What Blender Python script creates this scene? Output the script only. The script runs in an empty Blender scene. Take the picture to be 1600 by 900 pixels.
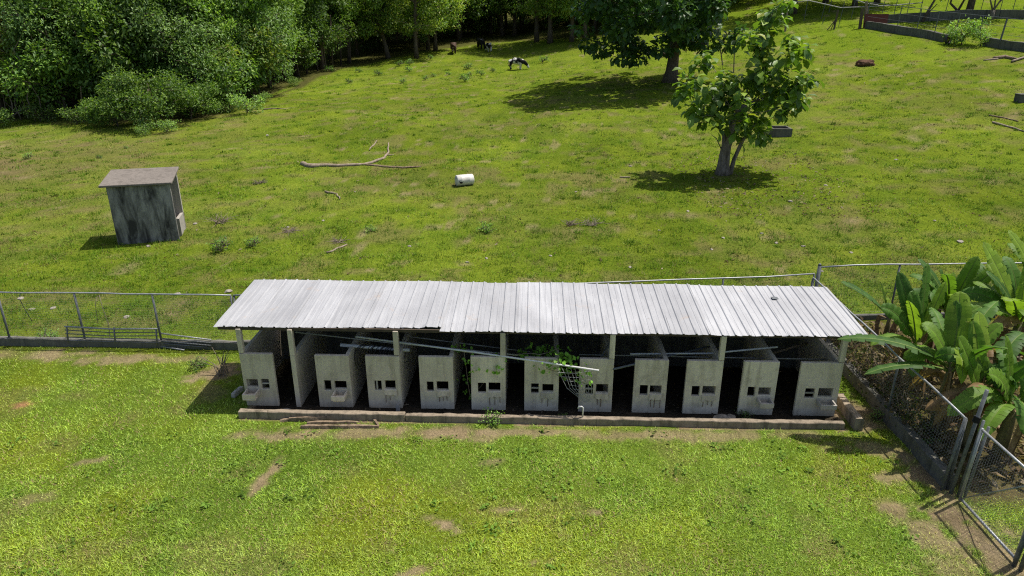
import bpy, bmesh, math, random
import numpy as np
from mathutils import Vector, Matrix, Euler

R = math.radians
scene = bpy.context.scene
COL = scene.collection
rnd = random.Random(7)
rng = np.random.default_rng(11)

# ------------------------------------------------------------------ camera
CAM_H = 9.0
PITCH = R(21.5)
FPX = 1100.0                      # focal length in pixels of a 1600 px wide frame
cam_d = bpy.data.cameras.new("camera")
cam = bpy.data.objects.new("camera", cam_d); COL.objects.link(cam)
cam.location = (0, 0, CAM_H)
cam.rotation_euler = (R(90) - PITCH, 0, 0)
cam_d.sensor_width = 36.0
cam_d.lens = 36.0 * FPX / 1600.0
cam_d.clip_start = 0.1
cam_d.clip_end = 3000
scene.camera = cam
# ------------------------------------------------------------------ sky + sun
SUN_TO = Vector((0.42, 0.20, 1.0)).normalized()
SUN_EL = math.asin(SUN_TO.z)
SUN_AZ = math.atan2(SUN_TO.x, SUN_TO.y)
world = bpy.data.worlds.new("World"); scene.world = world
world.use_nodes = True
wn = world.node_tree
for n in list(wn.nodes): wn.nodes.remove(n)
sky = wn.nodes.new("ShaderNodeTexSky"); sky.sky_type = 'NISHITA'; sky.sun_disc = False
sky.sun_elevation = SUN_EL; sky.sun_rotation = SUN_AZ; sky.altitude = 100; sky.air_density = 0.8; sky.dust_density = 2.6
bg = wn.nodes.new("ShaderNodeBackground"); bg.inputs[1].default_value = 0.105
wo = wn.nodes.new("ShaderNodeOutputWorld")
wn.links.new(sky.outputs[0], bg.inputs[0]); wn.links.new(bg.outputs[0], wo.inputs[0])
sun_d = bpy.data.lights.new("sun", 'SUN'); sun_d.energy = 4.0; sun_d.angle = R(0.53); sun_d.color = (1.0, 0.955, 0.88)
sun = bpy.data.objects.new("sun", sun_d); COL.objects.link(sun)
sun.rotation_euler = SUN_TO.to_track_quat('Z', 'Y').to_euler(); sun.location = (40, 20, 90)
# ------------------------------------------------------------------ exposure
vs = scene.view_settings
vs.view_transform = 'Standard'; vs.look = 'None'; vs.exposure = 0.5; vs.gamma = 1.0; vs.use_curve_mapping = False
scene.cycles.use_denoising = False; scene.cycles.filter_width = 1.15
scene.cycles.sample_clamp_indirect = 4.0
scene.cycles.max_bounces = 6; scene.cycles.diffuse_bounces = 3; scene.cycles.glossy_bounces = 2
scene.cycles.transmission_bounces = 4; scene.cycles.transparent_max_bounces = 4

# ================================================================== helpers
def vnoise(x, y, seed=0):
    x = np.asarray(x, float); y = np.asarray(y, float)
    xi = np.floor(x).astype(np.int64); yi = np.floor(y).astype(np.int64)
    fx = x - xi; fy = y - yi
    fx = fx * fx * (3 - 2 * fx); fy = fy * fy * (3 - 2 * fy)
    def h(a, b):
        n = (a * 374761393 + b * 668265263 + seed * 1442695041) & 0xFFFFFFFF
        n = ((n ^ (n >> 13)) * 1274126177) & 0xFFFFFFFF
        return ((n ^ (n >> 16)) & 0xFFFF) / 65535.0
    return (h(xi, yi) * (1 - fx) + h(xi + 1, yi) * fx) * (1 - fy) + (h(xi, yi + 1) * (1 - fx) + h(xi + 1, yi + 1) * fx) * fy

def fbm(x, y, seed=0, octs=4, lac=2.1, gain=0.5):
    s = 0; a = 1; t = 0
    for i in range(octs):
        s = s + a * vnoise(np.asarray(x) * lac ** i + 17.3 * i, np.asarray(y) * lac ** i - 9.1 * i, seed + i); t += a; a *= gain
    return s / t

def sstep(a, b, x):
    t = np.clip((np.asarray(x, float) - a) / (b - a), 0, 1)
    return t * t * (3 - 2 * t)

def hz(x, y):
    """ground height"""
    x = np.asarray(x, float); y = np.asarray(y, float)
    s = np.maximum(0.0, y - 20.5)
    s = np.where(s < 3, s * s / 6, s - 1.5)
    sc = 130 * np.tanh(s / 130.0)
    z = 0.03 * sc + 0.0004 * sc * sc
    xr = 90 * np.tanh(np.maximum(x, 0) / 90.0); xl = 60 * np.tanh(np.maximum(-x, 0) / 60.0)
    z = z + 0.0020 * xr * np.minimum(sc, 90) - 0.0007 * xl * np.minimum(sc, 60)
    amp = np.clip(s / 8, 0, 1)
    z = z + amp * (0.9 * (fbm(x / 14, y / 14, 3, 3) - 0.5) * np.clip(s / 25, 0, 1) + 0.16 * (fbm(x / 2.2, y / 2.2, 5, 3) - 0.5))
    z = z + (1 - amp) * 0.05 * (fbm(x / 1.6, y / 1.6, 8, 2) - 0.5)
    z = z + 0.16 * sstep(8.85, 9.4, x) * sstep(11.5, 12.5, y) * (1 - sstep(19.5, 21, y))
    return z

def H(x, y): return float(hz(x, y))

CP, SP = math.cos(PITCH), math.sin(PITCH)
def ray(px, py):
    a = (px - 800) / FPX; u = -(py - 450) / FPX
    return Vector((a, CP + u * SP, -SP + u * CP))
def atz(px, py, z):
    d = ray(px, py); t = (z - CAM_H) / d.z
    return Vector((0, 0, CAM_H)) + d * t
def aty(px, py, Y):
    d = ray(px, py); t = Y / d.y
    return Vector((0, 0, CAM_H)) + d * t
def gat(px, py):
    d = ray(px, py); t = 5.0
    p = Vector((0, 0, CAM_H))
    prev = t
    while t < 400:
        q = p + d * t
        if q.z < H(q.x, q.y):
            a, b = prev, t
            for _ in range(25):
                m = (a + b) / 2; q = p + d * m
                if q.z < H(q.x, q.y): b = m
                else: a = m
            q = p + d * b
            return Vector((q.x, q.y, H(q.x, q.y)))
        prev = t; t += 0.3 + 0.012 * t
    q = p + d * 110
    return Vector((q.x, q.y, H(q.x, q.y)))

# ---- materials
def new_mat(name):
    m = bpy.data.materials.new(name); m.use_nodes = True
    nt = m.node_tree
    for n in list(nt.nodes): nt.nodes.remove(n)
    out = nt.nodes.new("ShaderNodeOutputMaterial")
    return m, nt, out
def N(nt, typ, **kw):
    n = nt.nodes.new(typ)
    for k, v in kw.items(): setattr(n, k, v)
    return n
def ramp(nt, fac, stops):
    r = N(nt, "ShaderNodeValToRGB")
    e = r.color_ramp.elements
    while len(e) < len(stops): e.new(0.5)
    for el, (p, c) in zip(e, stops):
        el.position = p; el.color = (c[0], c[1], c[2], 1)
    nt.links.new(fac, r.inputs[0]); return r.outputs[0]
def noise(nt, vec, scale, detail=4, rough=0.55, dist=0.0):
    n = N(nt, "ShaderNodeTexNoise"); n.inputs["Scale"].default_value = scale; n.inputs["Detail"].default_value = detail
    n.inputs["Roughness"].default_value = rough; n.inputs["Distortion"].default_value = dist
    nt.links.new(vec, n.inputs["Vector"]); return n.outputs[0]
def mapping(nt, vec, sc):
    m = N(nt, "ShaderNodeMapping"); m.inputs["Scale"].default_value = sc
    nt.links.new(vec, m.inputs[0]); return m.outputs[0]
def mixc(nt, fac, a, b, blend='MIX'):
    m = N(nt, "ShaderNodeMix", data_type='RGBA', blend_type=blend)
    for sock, v in ((m.inputs[0], fac), (m.inputs[6], a), (m.inputs[7], b)):
        if isinstance(v, (int, float)): sock.default_value = v
        elif isinstance(v, tuple): sock.default_value = (v[0], v[1], v[2], 1)
        else: nt.links.new(v, sock)
    return m.outputs[2]
def bump(nt, h, strength, dist=0.02):
    b = N(nt, "ShaderNodeBump"); b.inputs["Strength"].default_value = strength; b.inputs["Distance"].default_value = dist
    nt.links.new(h, b.inputs["Height"]); return b.outputs[0]
def principled(nt, out, col, rough=0.8, metal=0.0, spec=0.5, normal=None):
    p = N(nt, "ShaderNodeBsdfPrincipled")
    if isinstance(col, tuple): p.inputs["Base Color"].default_value = (*col, 1)
    else: nt.links.new(col, p.inputs["Base Color"])
    if isinstance(rough, float): p.inputs["Roughness"].default_value = rough
    else: nt.links.new(rough, p.inputs["Roughness"])
    p.inputs["Metallic"].default_value = metal
    p.inputs["Specular IOR Level"].default_value = spec
    if normal is not None: nt.links.new(normal, p.inputs["Normal"])
    if out is not None: nt.links.new(p.outputs[0], out.inputs[0])
    return p
def geo_pos(nt): return N(nt, "ShaderNodeNewGeometry").outputs["Position"]
def obj_pos(nt): return N(nt, "ShaderNodeTexCoord").outputs["Object"]

def m_noise(name, c1, c2, scale=4.0, rough=0.85, spec=0.3, metal=0.0, bmp=0.3, c3=None, stretch=(1, 1, 1), obj=False, detail=6, lo=0.3, hi=0.7):
    m, nt, out = new_mat(name)
    v = mapping(nt, obj_pos(nt) if obj else geo_pos(nt), stretch)
    f = noise(nt, v, scale, detail, 0.62)
    stops = [(lo, c1), (hi, c2)] if c3 is None else [(lo, c1), ((lo + hi) / 2, c3), (hi, c2)]
    c = ramp(nt, f, stops)
    f2 = noise(nt, v, scale * 7, 3)
    c = mixc(nt, 0.45, c, ramp(nt, f2, [(0.2, (0.45, 0.45, 0.45)), (0.8, (1, 1, 1))]), 'MULTIPLY')
    principled(nt, out, c, rough, metal, spec, bump(nt, f2, bmp) if bmp else None)
    return m

def m_concrete(name, base, dark, amt=0.5, streak=0.5, moss=(0.10, 0.11, 0.07), sfreq=4.0, sr=(0.48, 0.72)):
    m, nt, out = new_mat(name)
    p = geo_pos(nt)
    c = ramp(nt, noise(nt, p, 1.3, 5, 0.6), [(0.25, tuple(0.82 * x for x in base)), (0.75, tuple(1.12 * x for x in base))])
    st = noise(nt, mapping(nt, p, (sfreq, sfreq, 0.45)), 1.6, 6, 0.65, 0.4)
    sf = ramp(nt, st, [(sr[0], (0, 0, 0)), (sr[1], (streak, streak, streak))])
    c = mixc(nt, sf, c, dark)
    bl = ramp(nt, noise(nt, p, 2.6, 6, 0.7, 0.3), [(0.5, (0, 0, 0)), (0.75, (amt, amt, amt))])
    c = mixc(nt, bl, c, moss)
    oi = N(nt, "ShaderNodeObjectInfo"); mr = N(nt, "ShaderNodeMapRange"); mr.inputs[3].default_value = 0.80; mr.inputs[4].default_value = 1.14
    nt.links.new(oi.outputs["Random"], mr.inputs[0]); cc = N(nt, "ShaderNodeCombineColor")
    for i in range(3): nt.links.new(mr.outputs[0], cc.inputs[i])
    c = mixc(nt, 1.0, c, cc.outputs[0], 'MULTIPLY')
    fine = noise(nt, p, 38, 3)
    c = mixc(nt, 0.35, c, ramp(nt, fine, [(0.2, (0.5, 0.5, 0.5)), (0.8, (1, 1, 1))]), 'MULTIPLY')
    principled(nt, out, c, 0.92, 0, 0.2, bump(nt, fine, 0.35, 0.01))
    return m

def m_attr(name, rough=0.6, trans=0.3, spec=0.4, vary=0.25, bright=1.0):
    m, nt, out = new_mat(name)
    a = N(nt, "ShaderNodeAttribute"); a.attribute_name = "Col"
    oi = N(nt, "ShaderNodeObjectInfo")
    mr = N(nt, "ShaderNodeMapRange"); mr.inputs[3].default_value = (1 - vary) * bright; mr.inputs[4].default_value = (1 + vary) * bright
    nt.links.new(oi.outputs["Random"], mr.inputs[0])
    cc = N(nt, "ShaderNodeCombineColor")
    for i in range(3): nt.links.new(mr.outputs[0], cc.inputs[i])
    c = mixc(nt, 1.0, a.outputs["Color"], cc.outputs[0], 'MULTIPLY')
    p = principled(nt, None, c, rough, 0, spec)
    if trans > 0:
        t = N(nt, "ShaderNodeBsdfTranslucent")
        tc = mixc(nt, 1.0, c, (1.12, 1.25, 0.5), 'MULTIPLY')
        nt.links.new(tc, t.inputs[0])
        mx = N(nt, "ShaderNodeMixShader"); mx.inputs[0].default_value = trans
        nt.links.new(p.outputs[0], mx.inputs[1]); nt.links.new(t.outputs[0], mx.inputs[2])
        nt.links.new(mx.outputs[0], out.inputs[0])
    else:
        nt.links.new(p.outputs[0], out.inputs[0])
    return m

# ---- mesh building
class MB:
    def __init__(s): s.v = []; s.f = []
    def add(s, vs, fs):
        o = len(s.v); s.v += [tuple(v) for v in vs]; s.f += [tuple(i + o for i in f) for f in fs]; return s
    def box(s, x0, x1, y0, y1, z0, z1):
        return s.add([(x0, y0, z0), (x1, y0, z0), (x1, y1, z0), (x0, y1, z0), (x0, y0, z1), (x1, y0, z1), (x1, y1, z1), (x0, y1, z1)],
                     [(0, 3, 2, 1), (4, 5, 6, 7), (0, 1, 5, 4), (1, 2, 6, 5), (2, 3, 7, 6), (3, 0, 4, 7)])
    def tube(s, path, rad, n=6):
        path = [Vector(p) for p in path]
        if not isinstance(rad, (list, tuple)): rad = [rad] * len(path)
        o = len(s.v); ref = None
        for i, p in enumerate(path):
            d = (path[min(i + 1, len(path) - 1)] - path[max(i - 1, 0)])
            d = d.normalized() if d.length > 1e-9 else Vector((0, 0, 1))
            if ref is None:
                ref = Vector((0, 0, 1)) if abs(d.z) < 0.9 else Vector((1, 0, 0))
            a = d.cross(ref); a = a.normalized() if a.length > 1e-6 else d.orthogonal().normalized()
            b = a.cross(d).normalized(); ref = b
            for k in range(n):
                t = 2 * math.pi * k / n
                q = p + (a * math.cos(t) + b * math.sin(t)) * rad[i]
                s.v.append(tuple(q))
        for i in range(len(path) - 1):
            for k in range(n):
                k2 = (k + 1) % n
                s.f.append((o + i * n + k, o + i * n + k2, o + (i + 1) * n + k2, o + (i + 1) * n + k))
        s.f.append(tuple(o + k for k in reversed(range(n))))
        e = o + (len(path) - 1) * n
        s.f.append(tuple(e + k for k in range(n)))
        return s
    def beam(s, p0, p1, w, h, up=(0, 0, 1)):
        p0 = Vector(p0); p1 = Vector(p1); d = (p1 - p0).normalized()
        a = d.cross(Vector(up)); a = a.normalized() if a.length > 1e-6 else d.orthogonal().normalized()
        b = a.cross(d)
        vs = []
        for p in (p0, p1):
            for (i, j) in ((-1, -1), (1, -1), (1, 1), (-1, 1)):
                vs.append(p + a * (i * w / 2) + b * (j * h / 2))
        return s.add(vs, [(3, 2, 1, 0), (4, 5, 6, 7), (0, 1, 5, 4), (1, 2, 6, 5), (2, 3, 7, 6), (3, 0, 4, 7)])
    def build(s, name, mat, parent=None, smooth=False, bevel=0.0, loc=None):
        me = bpy.data.meshes.new(name)
        me.from_pydata(s.v, [], s.f)
        return link(name, me, mat, parent, smooth, bevel, loc)

def link(name, me, mat, parent=None, smooth=False, bevel=0.0, loc=None):
    if mat is not None and len(me.materials) == 0: me.materials.append(mat)
    if smooth:
        me.polygons.foreach_set("use_smooth", np.ones(len(me.polygons), dtype=bool))
    o = bpy.data.objects.new(name, me); COL.objects.link(o)
    if parent is not None: o.parent = parent
    if loc is not None: o.location = loc
    if bevel:
        b = o.modifiers.new("bevel", 'BEVEL'); b.width = bevel; b.segments = 2; b.limit_method = 'ANGLE'
    return o
def empty(name, loc=(0, 0, 0), rz=0.0):
    o = bpy.data.objects.new(name, None); COL.objects.link(o); o.location = loc; o.rotation_euler = (0, 0, rz); o.empty_display_size = 0.2
    return o
def T(o, label, cat, group=None):
    o["label"] = label; o["category"] = cat
    if group: o["group"] = group
    elif "group" in o: del o["group"]
    return o
def copy_tree(o, parent=None):
    c = o.copy(); COL.objects.link(c); c.parent = parent
    for ch in list(o.children): copy_tree(ch, c)
    return c

def np_mesh(name, V, F, C=None):
    """V (n,3), F (m,k) int, C (n,3) colours"""
    me = bpy.data.meshes.new(name)
    V = np.ascontiguousarray(V, np.float32); F = np.ascontiguousarray(F, np.int32)
    m, k = F.shape
    me.vertices.add(len(V)); me.vertices.foreach_set("co", V.ravel())
    me.loops.add(m * k); me.loops.foreach_set("vertex_index", F.ravel())
    me.polygons.add(m)
    me.polygons.foreach_set("loop_start", np.arange(0, m * k, k, dtype=np.int32))
    try: me.polygons.foreach_set("loop_total", np.full(m, k, dtype=np.int32))
    except Exception: pass
    if C is not None:
        at = me.color_attributes.new("Col", 'FLOAT_COLOR', 'POINT')
        cc = np.ones((len(V), 4), np.float32); cc[:, :3] = C
        at.data.foreach_set("color", cc.ravel())
    me.update(calc_edges=True); me.validate()
    return me

# leaf templates: (along, across, lift), tris
KITE = (np.array([(0, 0, 0), (0.45, 0.5, 0.10), (1, 0, -0.12), (0.45, -0.5, 0.10)]), np.array([(0, 2, 1), (0, 3, 2)]))
OVAL = (np.array([(0, 0, 0), (0.30, 0.36, 0.08), (0.68, 0.5, 0.05), (1, 0, -0.22), (0.68, -0.5, 0.05), (0.30, -0.36, 0.08), (0.5, 0, 0.0)]),
        np.array([(0, 6, 1), (1, 6, 2), (2, 6, 3), (3, 6, 4), (4, 6, 5), (5, 6, 0)]))
def unit(a): return a / np.maximum(np.linalg.norm(a, axis=1, keepdims=True), 1e-9)
def leaf_arrays(C, D, Nn, L, W, tmpl, colr):
    tv, tf = tmpl
    D = unit(D); S = unit(np.cross(D, Nn)); U = np.cross(S, D)
    n = len(C); k = len(tv)
    V = (C[:, None, :] + D[:, None, :] * (tv[None, :, 0:1] * L[:, None, None]) + S[:, None, :] * (tv[None, :, 1:2] * W[:, None, None])
         + U[:, None, :] * (tv[None, :, 2:3] * L[:, None, None])).reshape(-1, 3)
    F = (tf[None] + (np.arange(n) * k)[:, None, None]).reshape(-1, 3)
    return V, F, np.repeat(colr, k, axis=0)
# ================================================================== materials
M = {}
M['concrete'] = m_concrete('stained_concrete', (0.70, 0.615, 0.475), (0.28, 0.235, 0.17), 0.65, 0.55, (0.26, 0.22, 0.155))
M['concrete_kerb'] = m_concrete('kerb_concrete', (0.34, 0.275, 0.20), (0.08, 0.068, 0.048), 0.85, 0.85, (0.08, 0.07, 0.045))
M['concrete_old'] = m_concrete('mossy_concrete', (0.16, 0.155, 0.13), (0.05, 0.05, 0.04), 0.8, 0.8, (0.05, 0.05, 0.035))
M['concrete_out'] = m_concrete('outhouse_concrete', (0.34, 0.33, 0.30), (0.030, 0.029, 0.027), 0.7, 0.94, (0.06, 0.058, 0.05), 1.9, (0.37, 0.60))
M['concrete_pale'] = m_concrete('pale_concrete', (0.50, 0.46, 0.40), (0.20, 0.18, 0.15), 0.3, 0.35)
M['slab'] = m_concrete('roof_slab_concrete', (0.27, 0.235, 0.20), (0.09, 0.08, 0.065), 0.8, 0.5, (0.11, 0.095, 0.078))
M['wood'] = m_noise('weathered_wood', (0.16, 0.115, 0.075), (0.36, 0.29, 0.21), 5, 0.9, 0.2, stretch=(1, 1, 6))
M['dead_wood'] = m_noise('dead_wood', (0.17, 0.125, 0.085), (0.40, 0.33, 0.25), 7, 0.9, 0.2)
M['rot_wood'] = m_noise('rotten_wood', (0.10, 0.072, 0.048), (0.36, 0.27, 0.18), 9, 0.95, 0.1)
M['dark_wood'] = m_noise('dark_wood', (0.05, 0.038, 0.028), (0.11, 0.085, 0.06), 5, 0.9, 0.2)
M['bark'] = m_noise('bark', (0.07, 0.052, 0.038), (0.20, 0.16, 0.12), 5, 0.95, 0.1, stretch=(2.5, 2.5, 0.5), bmp=0.8)
M['bark_pale'] = m_noise('pale_bark', (0.10, 0.08, 0.06), (0.38, 0.32, 0.26), 3, 0.95, 0.1, stretch=(3, 3, 0.45), bmp=0.9)
M['steel'] = m_noise('galvanised_steel', (0.24, 0.25, 0.26), (0.45, 0.46, 0.46), 9, 0.5, 0.5, metal=0.35, bmp=0.1)
M['steel_dark'] = m_noise('weathered_steel', (0.09, 0.10, 0.10), (0.20, 0.21, 0.215), 9, 0.6, 0.4, metal=0.3, bmp=0.1)
M['wire'] = m_noise('fence_wire', (0.26, 0.26, 0.24), (0.40, 0.40, 0.38), 3, 0.55, 0.4, metal=0.3, bmp=0)
M['pvc'] = m_noise('pvc_pipe', (0.55, 0.55, 0.53), (0.78, 0.77, 0.74), 6, 0.45, 0.4, bmp=0)
M['pvc_dull'] = m_noise('dull_pipe', (0.22, 0.22, 0.21), (0.40, 0.39, 0.37), 6, 0.6, 0.3, bmp=0)
M['rubber'] = m_noise('black_rubber', (0.02, 0.02, 0.021), (0.045, 0.045, 0.047), 8, 0.5, 0.5, bmp=0)
M['rust'] = m_noise('rusted_iron', (0.06, 0.028, 0.014), (0.17, 0.075, 0.035), 14, 0.9, 0.2)
M['red_paint'] = m_noise('faded_red_paint', (0.12, 0.030, 0.028), (0.19, 0.055, 0.05), 3, 0.7, 0.3, bmp=0.05)
M['white_barrel'] = m_noise('white_plastic', (0.60, 0.57, 0.50), (0.78, 0.75, 0.69), 3, 0.55, 0.4, bmp=0.05)
M['black'] = m_noise('black_paint', (0.008, 0.008, 0.008), (0.02, 0.02, 0.02), 6, 0.8, 0.2, bmp=0)
M['stone'] = m_noise('pale_stone', (0.20, 0.17, 0.13), (0.42, 0.38, 0.32), 8, 0.9, 0.2)
M['soil_mound'] = m_noise('reddish_soil', (0.075, 0.042, 0.026), (0.17, 0.10, 0.065), 9, 1.0, 0.05, bmp=1.0)
M['dry'] = m_noise('dry_leaf', (0.16, 0.10, 0.05), (0.36, 0.26, 0.15), 12, 0.9, 0.2, bmp=0.1)
M['twig'] = m_noise('dry_twig', (0.16, 0.125, 0.09), (0.34, 0.28, 0.21), 7, 0.9, 0.1, bmp=0)
M['leaf'] = m_attr('forest_leaf', 0.5, 0.38, 0.30, 0.35, 2.6)
M['teak_leaf'] = m_attr('broad_leaf', 0.46, 0.38, 0.4, 0.05, 1.9)
M['banana_leaf'] = m_attr('banana_leaf', 0.55, 0.40, 0.22, 0.0, 1.4)
M['grass'] = m_attr('grass_blade', 0.75, 0.30, 0.06, 0.0)

def m_roof():
    m, nt, out = new_mat('zinc_sheet')
    p = geo_pos(nt)
    c = ramp(nt, noise(nt, mapping(nt, p, (1, 0.6, 1)), 0.9, 5, 0.6), [(0.3, (0.33, 0.33, 0.335)), (0.7, (0.46, 0.46, 0.462))])
    st = noise(nt, mapping(nt, p, (13, 0.5, 1)), 1.5, 5, 0.6)
    c = mixc(nt, ramp(nt, st, [(0.45, (0, 0, 0)), (0.75, (0.55, 0.55, 0.55))]), c, (0.25, 0.25, 0.255))
    rs = noise(nt, p, 1.9, 6, 0.7, 0.4)
    c = mixc(nt, ramp(nt, rs, [(0.61, (0, 0, 0)), (0.76, (0.5, 0.5, 0.5))]), c, (0.42, 0.30, 0.20))
    sp = noise(nt, p, 11, 4, 0.6)
    c = mixc(nt, ramp(nt, sp, [(0.66, (0, 0, 0)), (0.76, (0.6, 0.6, 0.6))]), c, (0.20, 0.16, 0.13))
    oi = N(nt, "ShaderNodeObjectInfo")
    mr = N(nt, "ShaderNodeMapRange"); mr.inputs[3].default_value = 0.86; mr.inputs[4].default_value = 1.06
    nt.links.new(oi.outputs["Random"], mr.inputs[0])
    cc = N(nt, "ShaderNodeCombineColor")
    for i in range(3): nt.links.new(mr.outputs[0], cc.inputs[i])
    c = mixc(nt, 1.0, c, cc.outputs[0], 'MULTIPLY')
    dent = noise(nt, p, 3.0, 3, 0.5)
    principled(nt, out, c, 0.55, 0.12, 0.4, bump(nt, dent, 0.25, 0.03))
    return m
M['zinc'] = m_roof()

def m_ground():
    m, nt, out = new_mat('grassy_ground')
    a = N(nt, "ShaderNodeAttribute"); a.attribute_name = "Col"
    p = geo_pos(nt)
    f1 = noise(nt, p, 9, 5, 0.7); f2 = noise(nt, p, 1.7, 5, 0.65)
    c = mixc(nt, 0.65, a.outputs["Color"], ramp(nt, f1, [(0.25, (0.45, 0.48, 0.40)), (0.75, (1.25, 1.22, 1.15))]), 'MULTIPLY')
    c = mixc(nt, 0.5, c, ramp(nt, f2, [(0.3, (0.72, 0.75, 0.7)), (0.7, (1.2, 1.15, 1.1))]), 'MULTIPLY')
    principled(nt, out, c, 1.0, 0, 0.0, bump(nt, noise(nt, p, 3.2, 6, 0.72), 1.0, 0.22))
    return m
M['ground'] = m_ground()

# ================================================================== ground colours
bord_px = [(0, 192), (130, 196), (240, 205), (330, 186), (400, 165), (435, 142), (480, 124), (530, 110), (600, 95), (700, 78), (800, 66), (900, 62), (1000, 50)]
_b = [gat(*p) for p in bord_px]
BX = np.array([p.x for p in _b]); BY = np.array([p.y for p in _b])
_o = np.argsort(BX); BX = BX[_o]; BY = BY[_o]
def border(x): return np.interp(x, BX, BY)
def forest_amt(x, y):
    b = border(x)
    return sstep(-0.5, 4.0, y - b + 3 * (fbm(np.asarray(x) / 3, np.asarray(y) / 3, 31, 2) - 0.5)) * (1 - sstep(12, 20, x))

# soil patches: pixel centre, half sizes in metres, rotation, strength
SOIL = []
def patch(px, py, rx, ry, ang=0, s=1.0, z=0.0):
    p = atz(px, py, z); SOIL.append((p.x, p.y, rx, ry, R(ang), s))
patch(412, 752, 0.15, 0.7, -12, .9); patch(150, 718, 0.4, 0.12, 20, 0.7); patch(690, 817, 0.40, 0.10, -30, 0.9)
patch(925, 799, 0.28, 0.10, 0, 0.9); patch(770, 722, 0.25, 0.2, 0, 0.7)
patch(790, 797, 0.3, 0.08, 0, 0.6); patch(838, 876, 0.25, 0.12, 0, 0.8)
patch(640, 895, 0.3, 0.12, 25, 0.8); patch(35, 632, 0.22, 0.16, 0, 1.0); patch(60, 780, 0.4, 0.2, 0, 0.45)
patch(430, 680, 0.9, 0.24, 0, 0.85); patch(560, 678, 1.7, 0.24, 0, 0.8); patch(690, 675, 1.3, 0.30, 0, 0.95); patch(760, 685, .35, .3, 0, .7)
patch(850, 675, 1.8, 0.16, 0, 0.8); patch(1000, 680, 1.6, 0.22, 0, 0.75); patch(1130, 680, 1.2, 0.25, 0, 0.7); patch(1240, 678, 0.9, 0.2, 0, 0.6)
patch(60, 556, 1.6, 0.35, 0, 0.8); patch(180, 562, 1.6, 0.3, 0, 0.75); patch(300, 560, 1.0, 0.25, 0, 0.6); patch(345, 580, 0.7, 0.5, 30, 0.95)
patch(1390, 795, 0.30, 0.4, 0, .85); patch(1450, 835, 0.35, 0.6, 0, 0.75); patch(1500, 820, 0.5, 1.0, 10, .95); patch(1360, 700, 0.7, 0.35, 0, 0.7)
patch(1440, 740, 0.35, 0.9, 0, 0.95); patch(1545, 850, 0.6, 1.0, 0, .9); patch(1350, 650, 0.6, 0.8, 0, 1.0); patch(1385, 745, 0.35, 0.3, 0, .75)
patch(420, 600, 0.6, 1.0, 0, 0.4); patch(330, 610, 0.4, 0.6, 30, 0.4); patch(1490, 890, .6, .4, 0, .6)

SHED_C = Vector((0.66, 14.74, 0)); SHED_RZ = R(-2.0)
SHED_M = Matrix.Translation(SHED_C) @ Matrix.Rotation(SHED_RZ, 4, 'Z')
def in_shed(x, y, m=0.0):
    dx = np.asarray(x) - SHED_C.x; dy = np.asarray(y) - SHED_C.y
    c, s = math.cos(-SHED_RZ), math.sin(-SHED_RZ)
    lx = dx * c - dy * s; ly = dx * s + dy * c
    return (lx > -7.05 - m) & (lx < 7.15 + m) & (ly > -0.62 - m) & (ly < 2.5 + m)

def ground_fields(x, y):
    x = np.asarray(x, float); y = np.asarray(y, float)
    soil = np.zeros_like(x)
    e = fbm(x * 4.2, y * 4.2, 41, 4) - 0.5
    for (cx, cy, rx, ry, a, s) in SOIL:
        dx, dy = x - cx, y - cy
        u = (dx * math.cos(a) + dy * math.sin(a)) / rx; v = (-dx * math.sin(a) + dy * math.cos(a)) / ry
        r = np.sqrt(u * u + v * v) + 2.0 * e
        soil = np.maximum(soil, s * (1 - sstep(0.45, 1.25, r)))
    lawn = 1 - sstep(18.3, 19.3, y - 0.1 * np.clip(x + 6.5, 0, 20))
    # thin worn spots
    worn_l = sstep(0.60, 0.74, fbm(x * 0.9, y * 0.9, 51, 4)) * 0.3
    worn_p = sstep(0.54, 0.70, fbm(x / 1.1, y / 0.9, 55, 4)) * 0.48
    worn_p = worn_p + 0.16 * sstep(0.5, 0.7, fbm(x / 5, y / 5, 57, 3))
    # bare bits west of the outhouse
    west = np.exp(-(((x + 30) / 9) ** 2 + ((y - 42) / 9) ** 2))
    worn_p = np.clip(worn_p + 0.55 * west * (0.4 + fbm(x / 1.7, y / 1.7, 59, 3)), 0, 0.9)
    worn_p = worn_p * (1 - 0.6 * sstep(70, 84, y))
    worn = worn_l * lawn + worn_p * (1 - lawn)
    soil = np.maximum(soil, 0.55 * sstep(0.72, 0.8, fbm(x / 0.9, y / 0.9, 63, 3)) * (1 - lawn))
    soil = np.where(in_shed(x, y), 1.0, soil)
    fo = forest_amt(x, y)
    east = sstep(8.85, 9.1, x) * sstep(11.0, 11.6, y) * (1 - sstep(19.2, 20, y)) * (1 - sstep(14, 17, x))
    return soil, worn, lawn, fo, east

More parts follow.
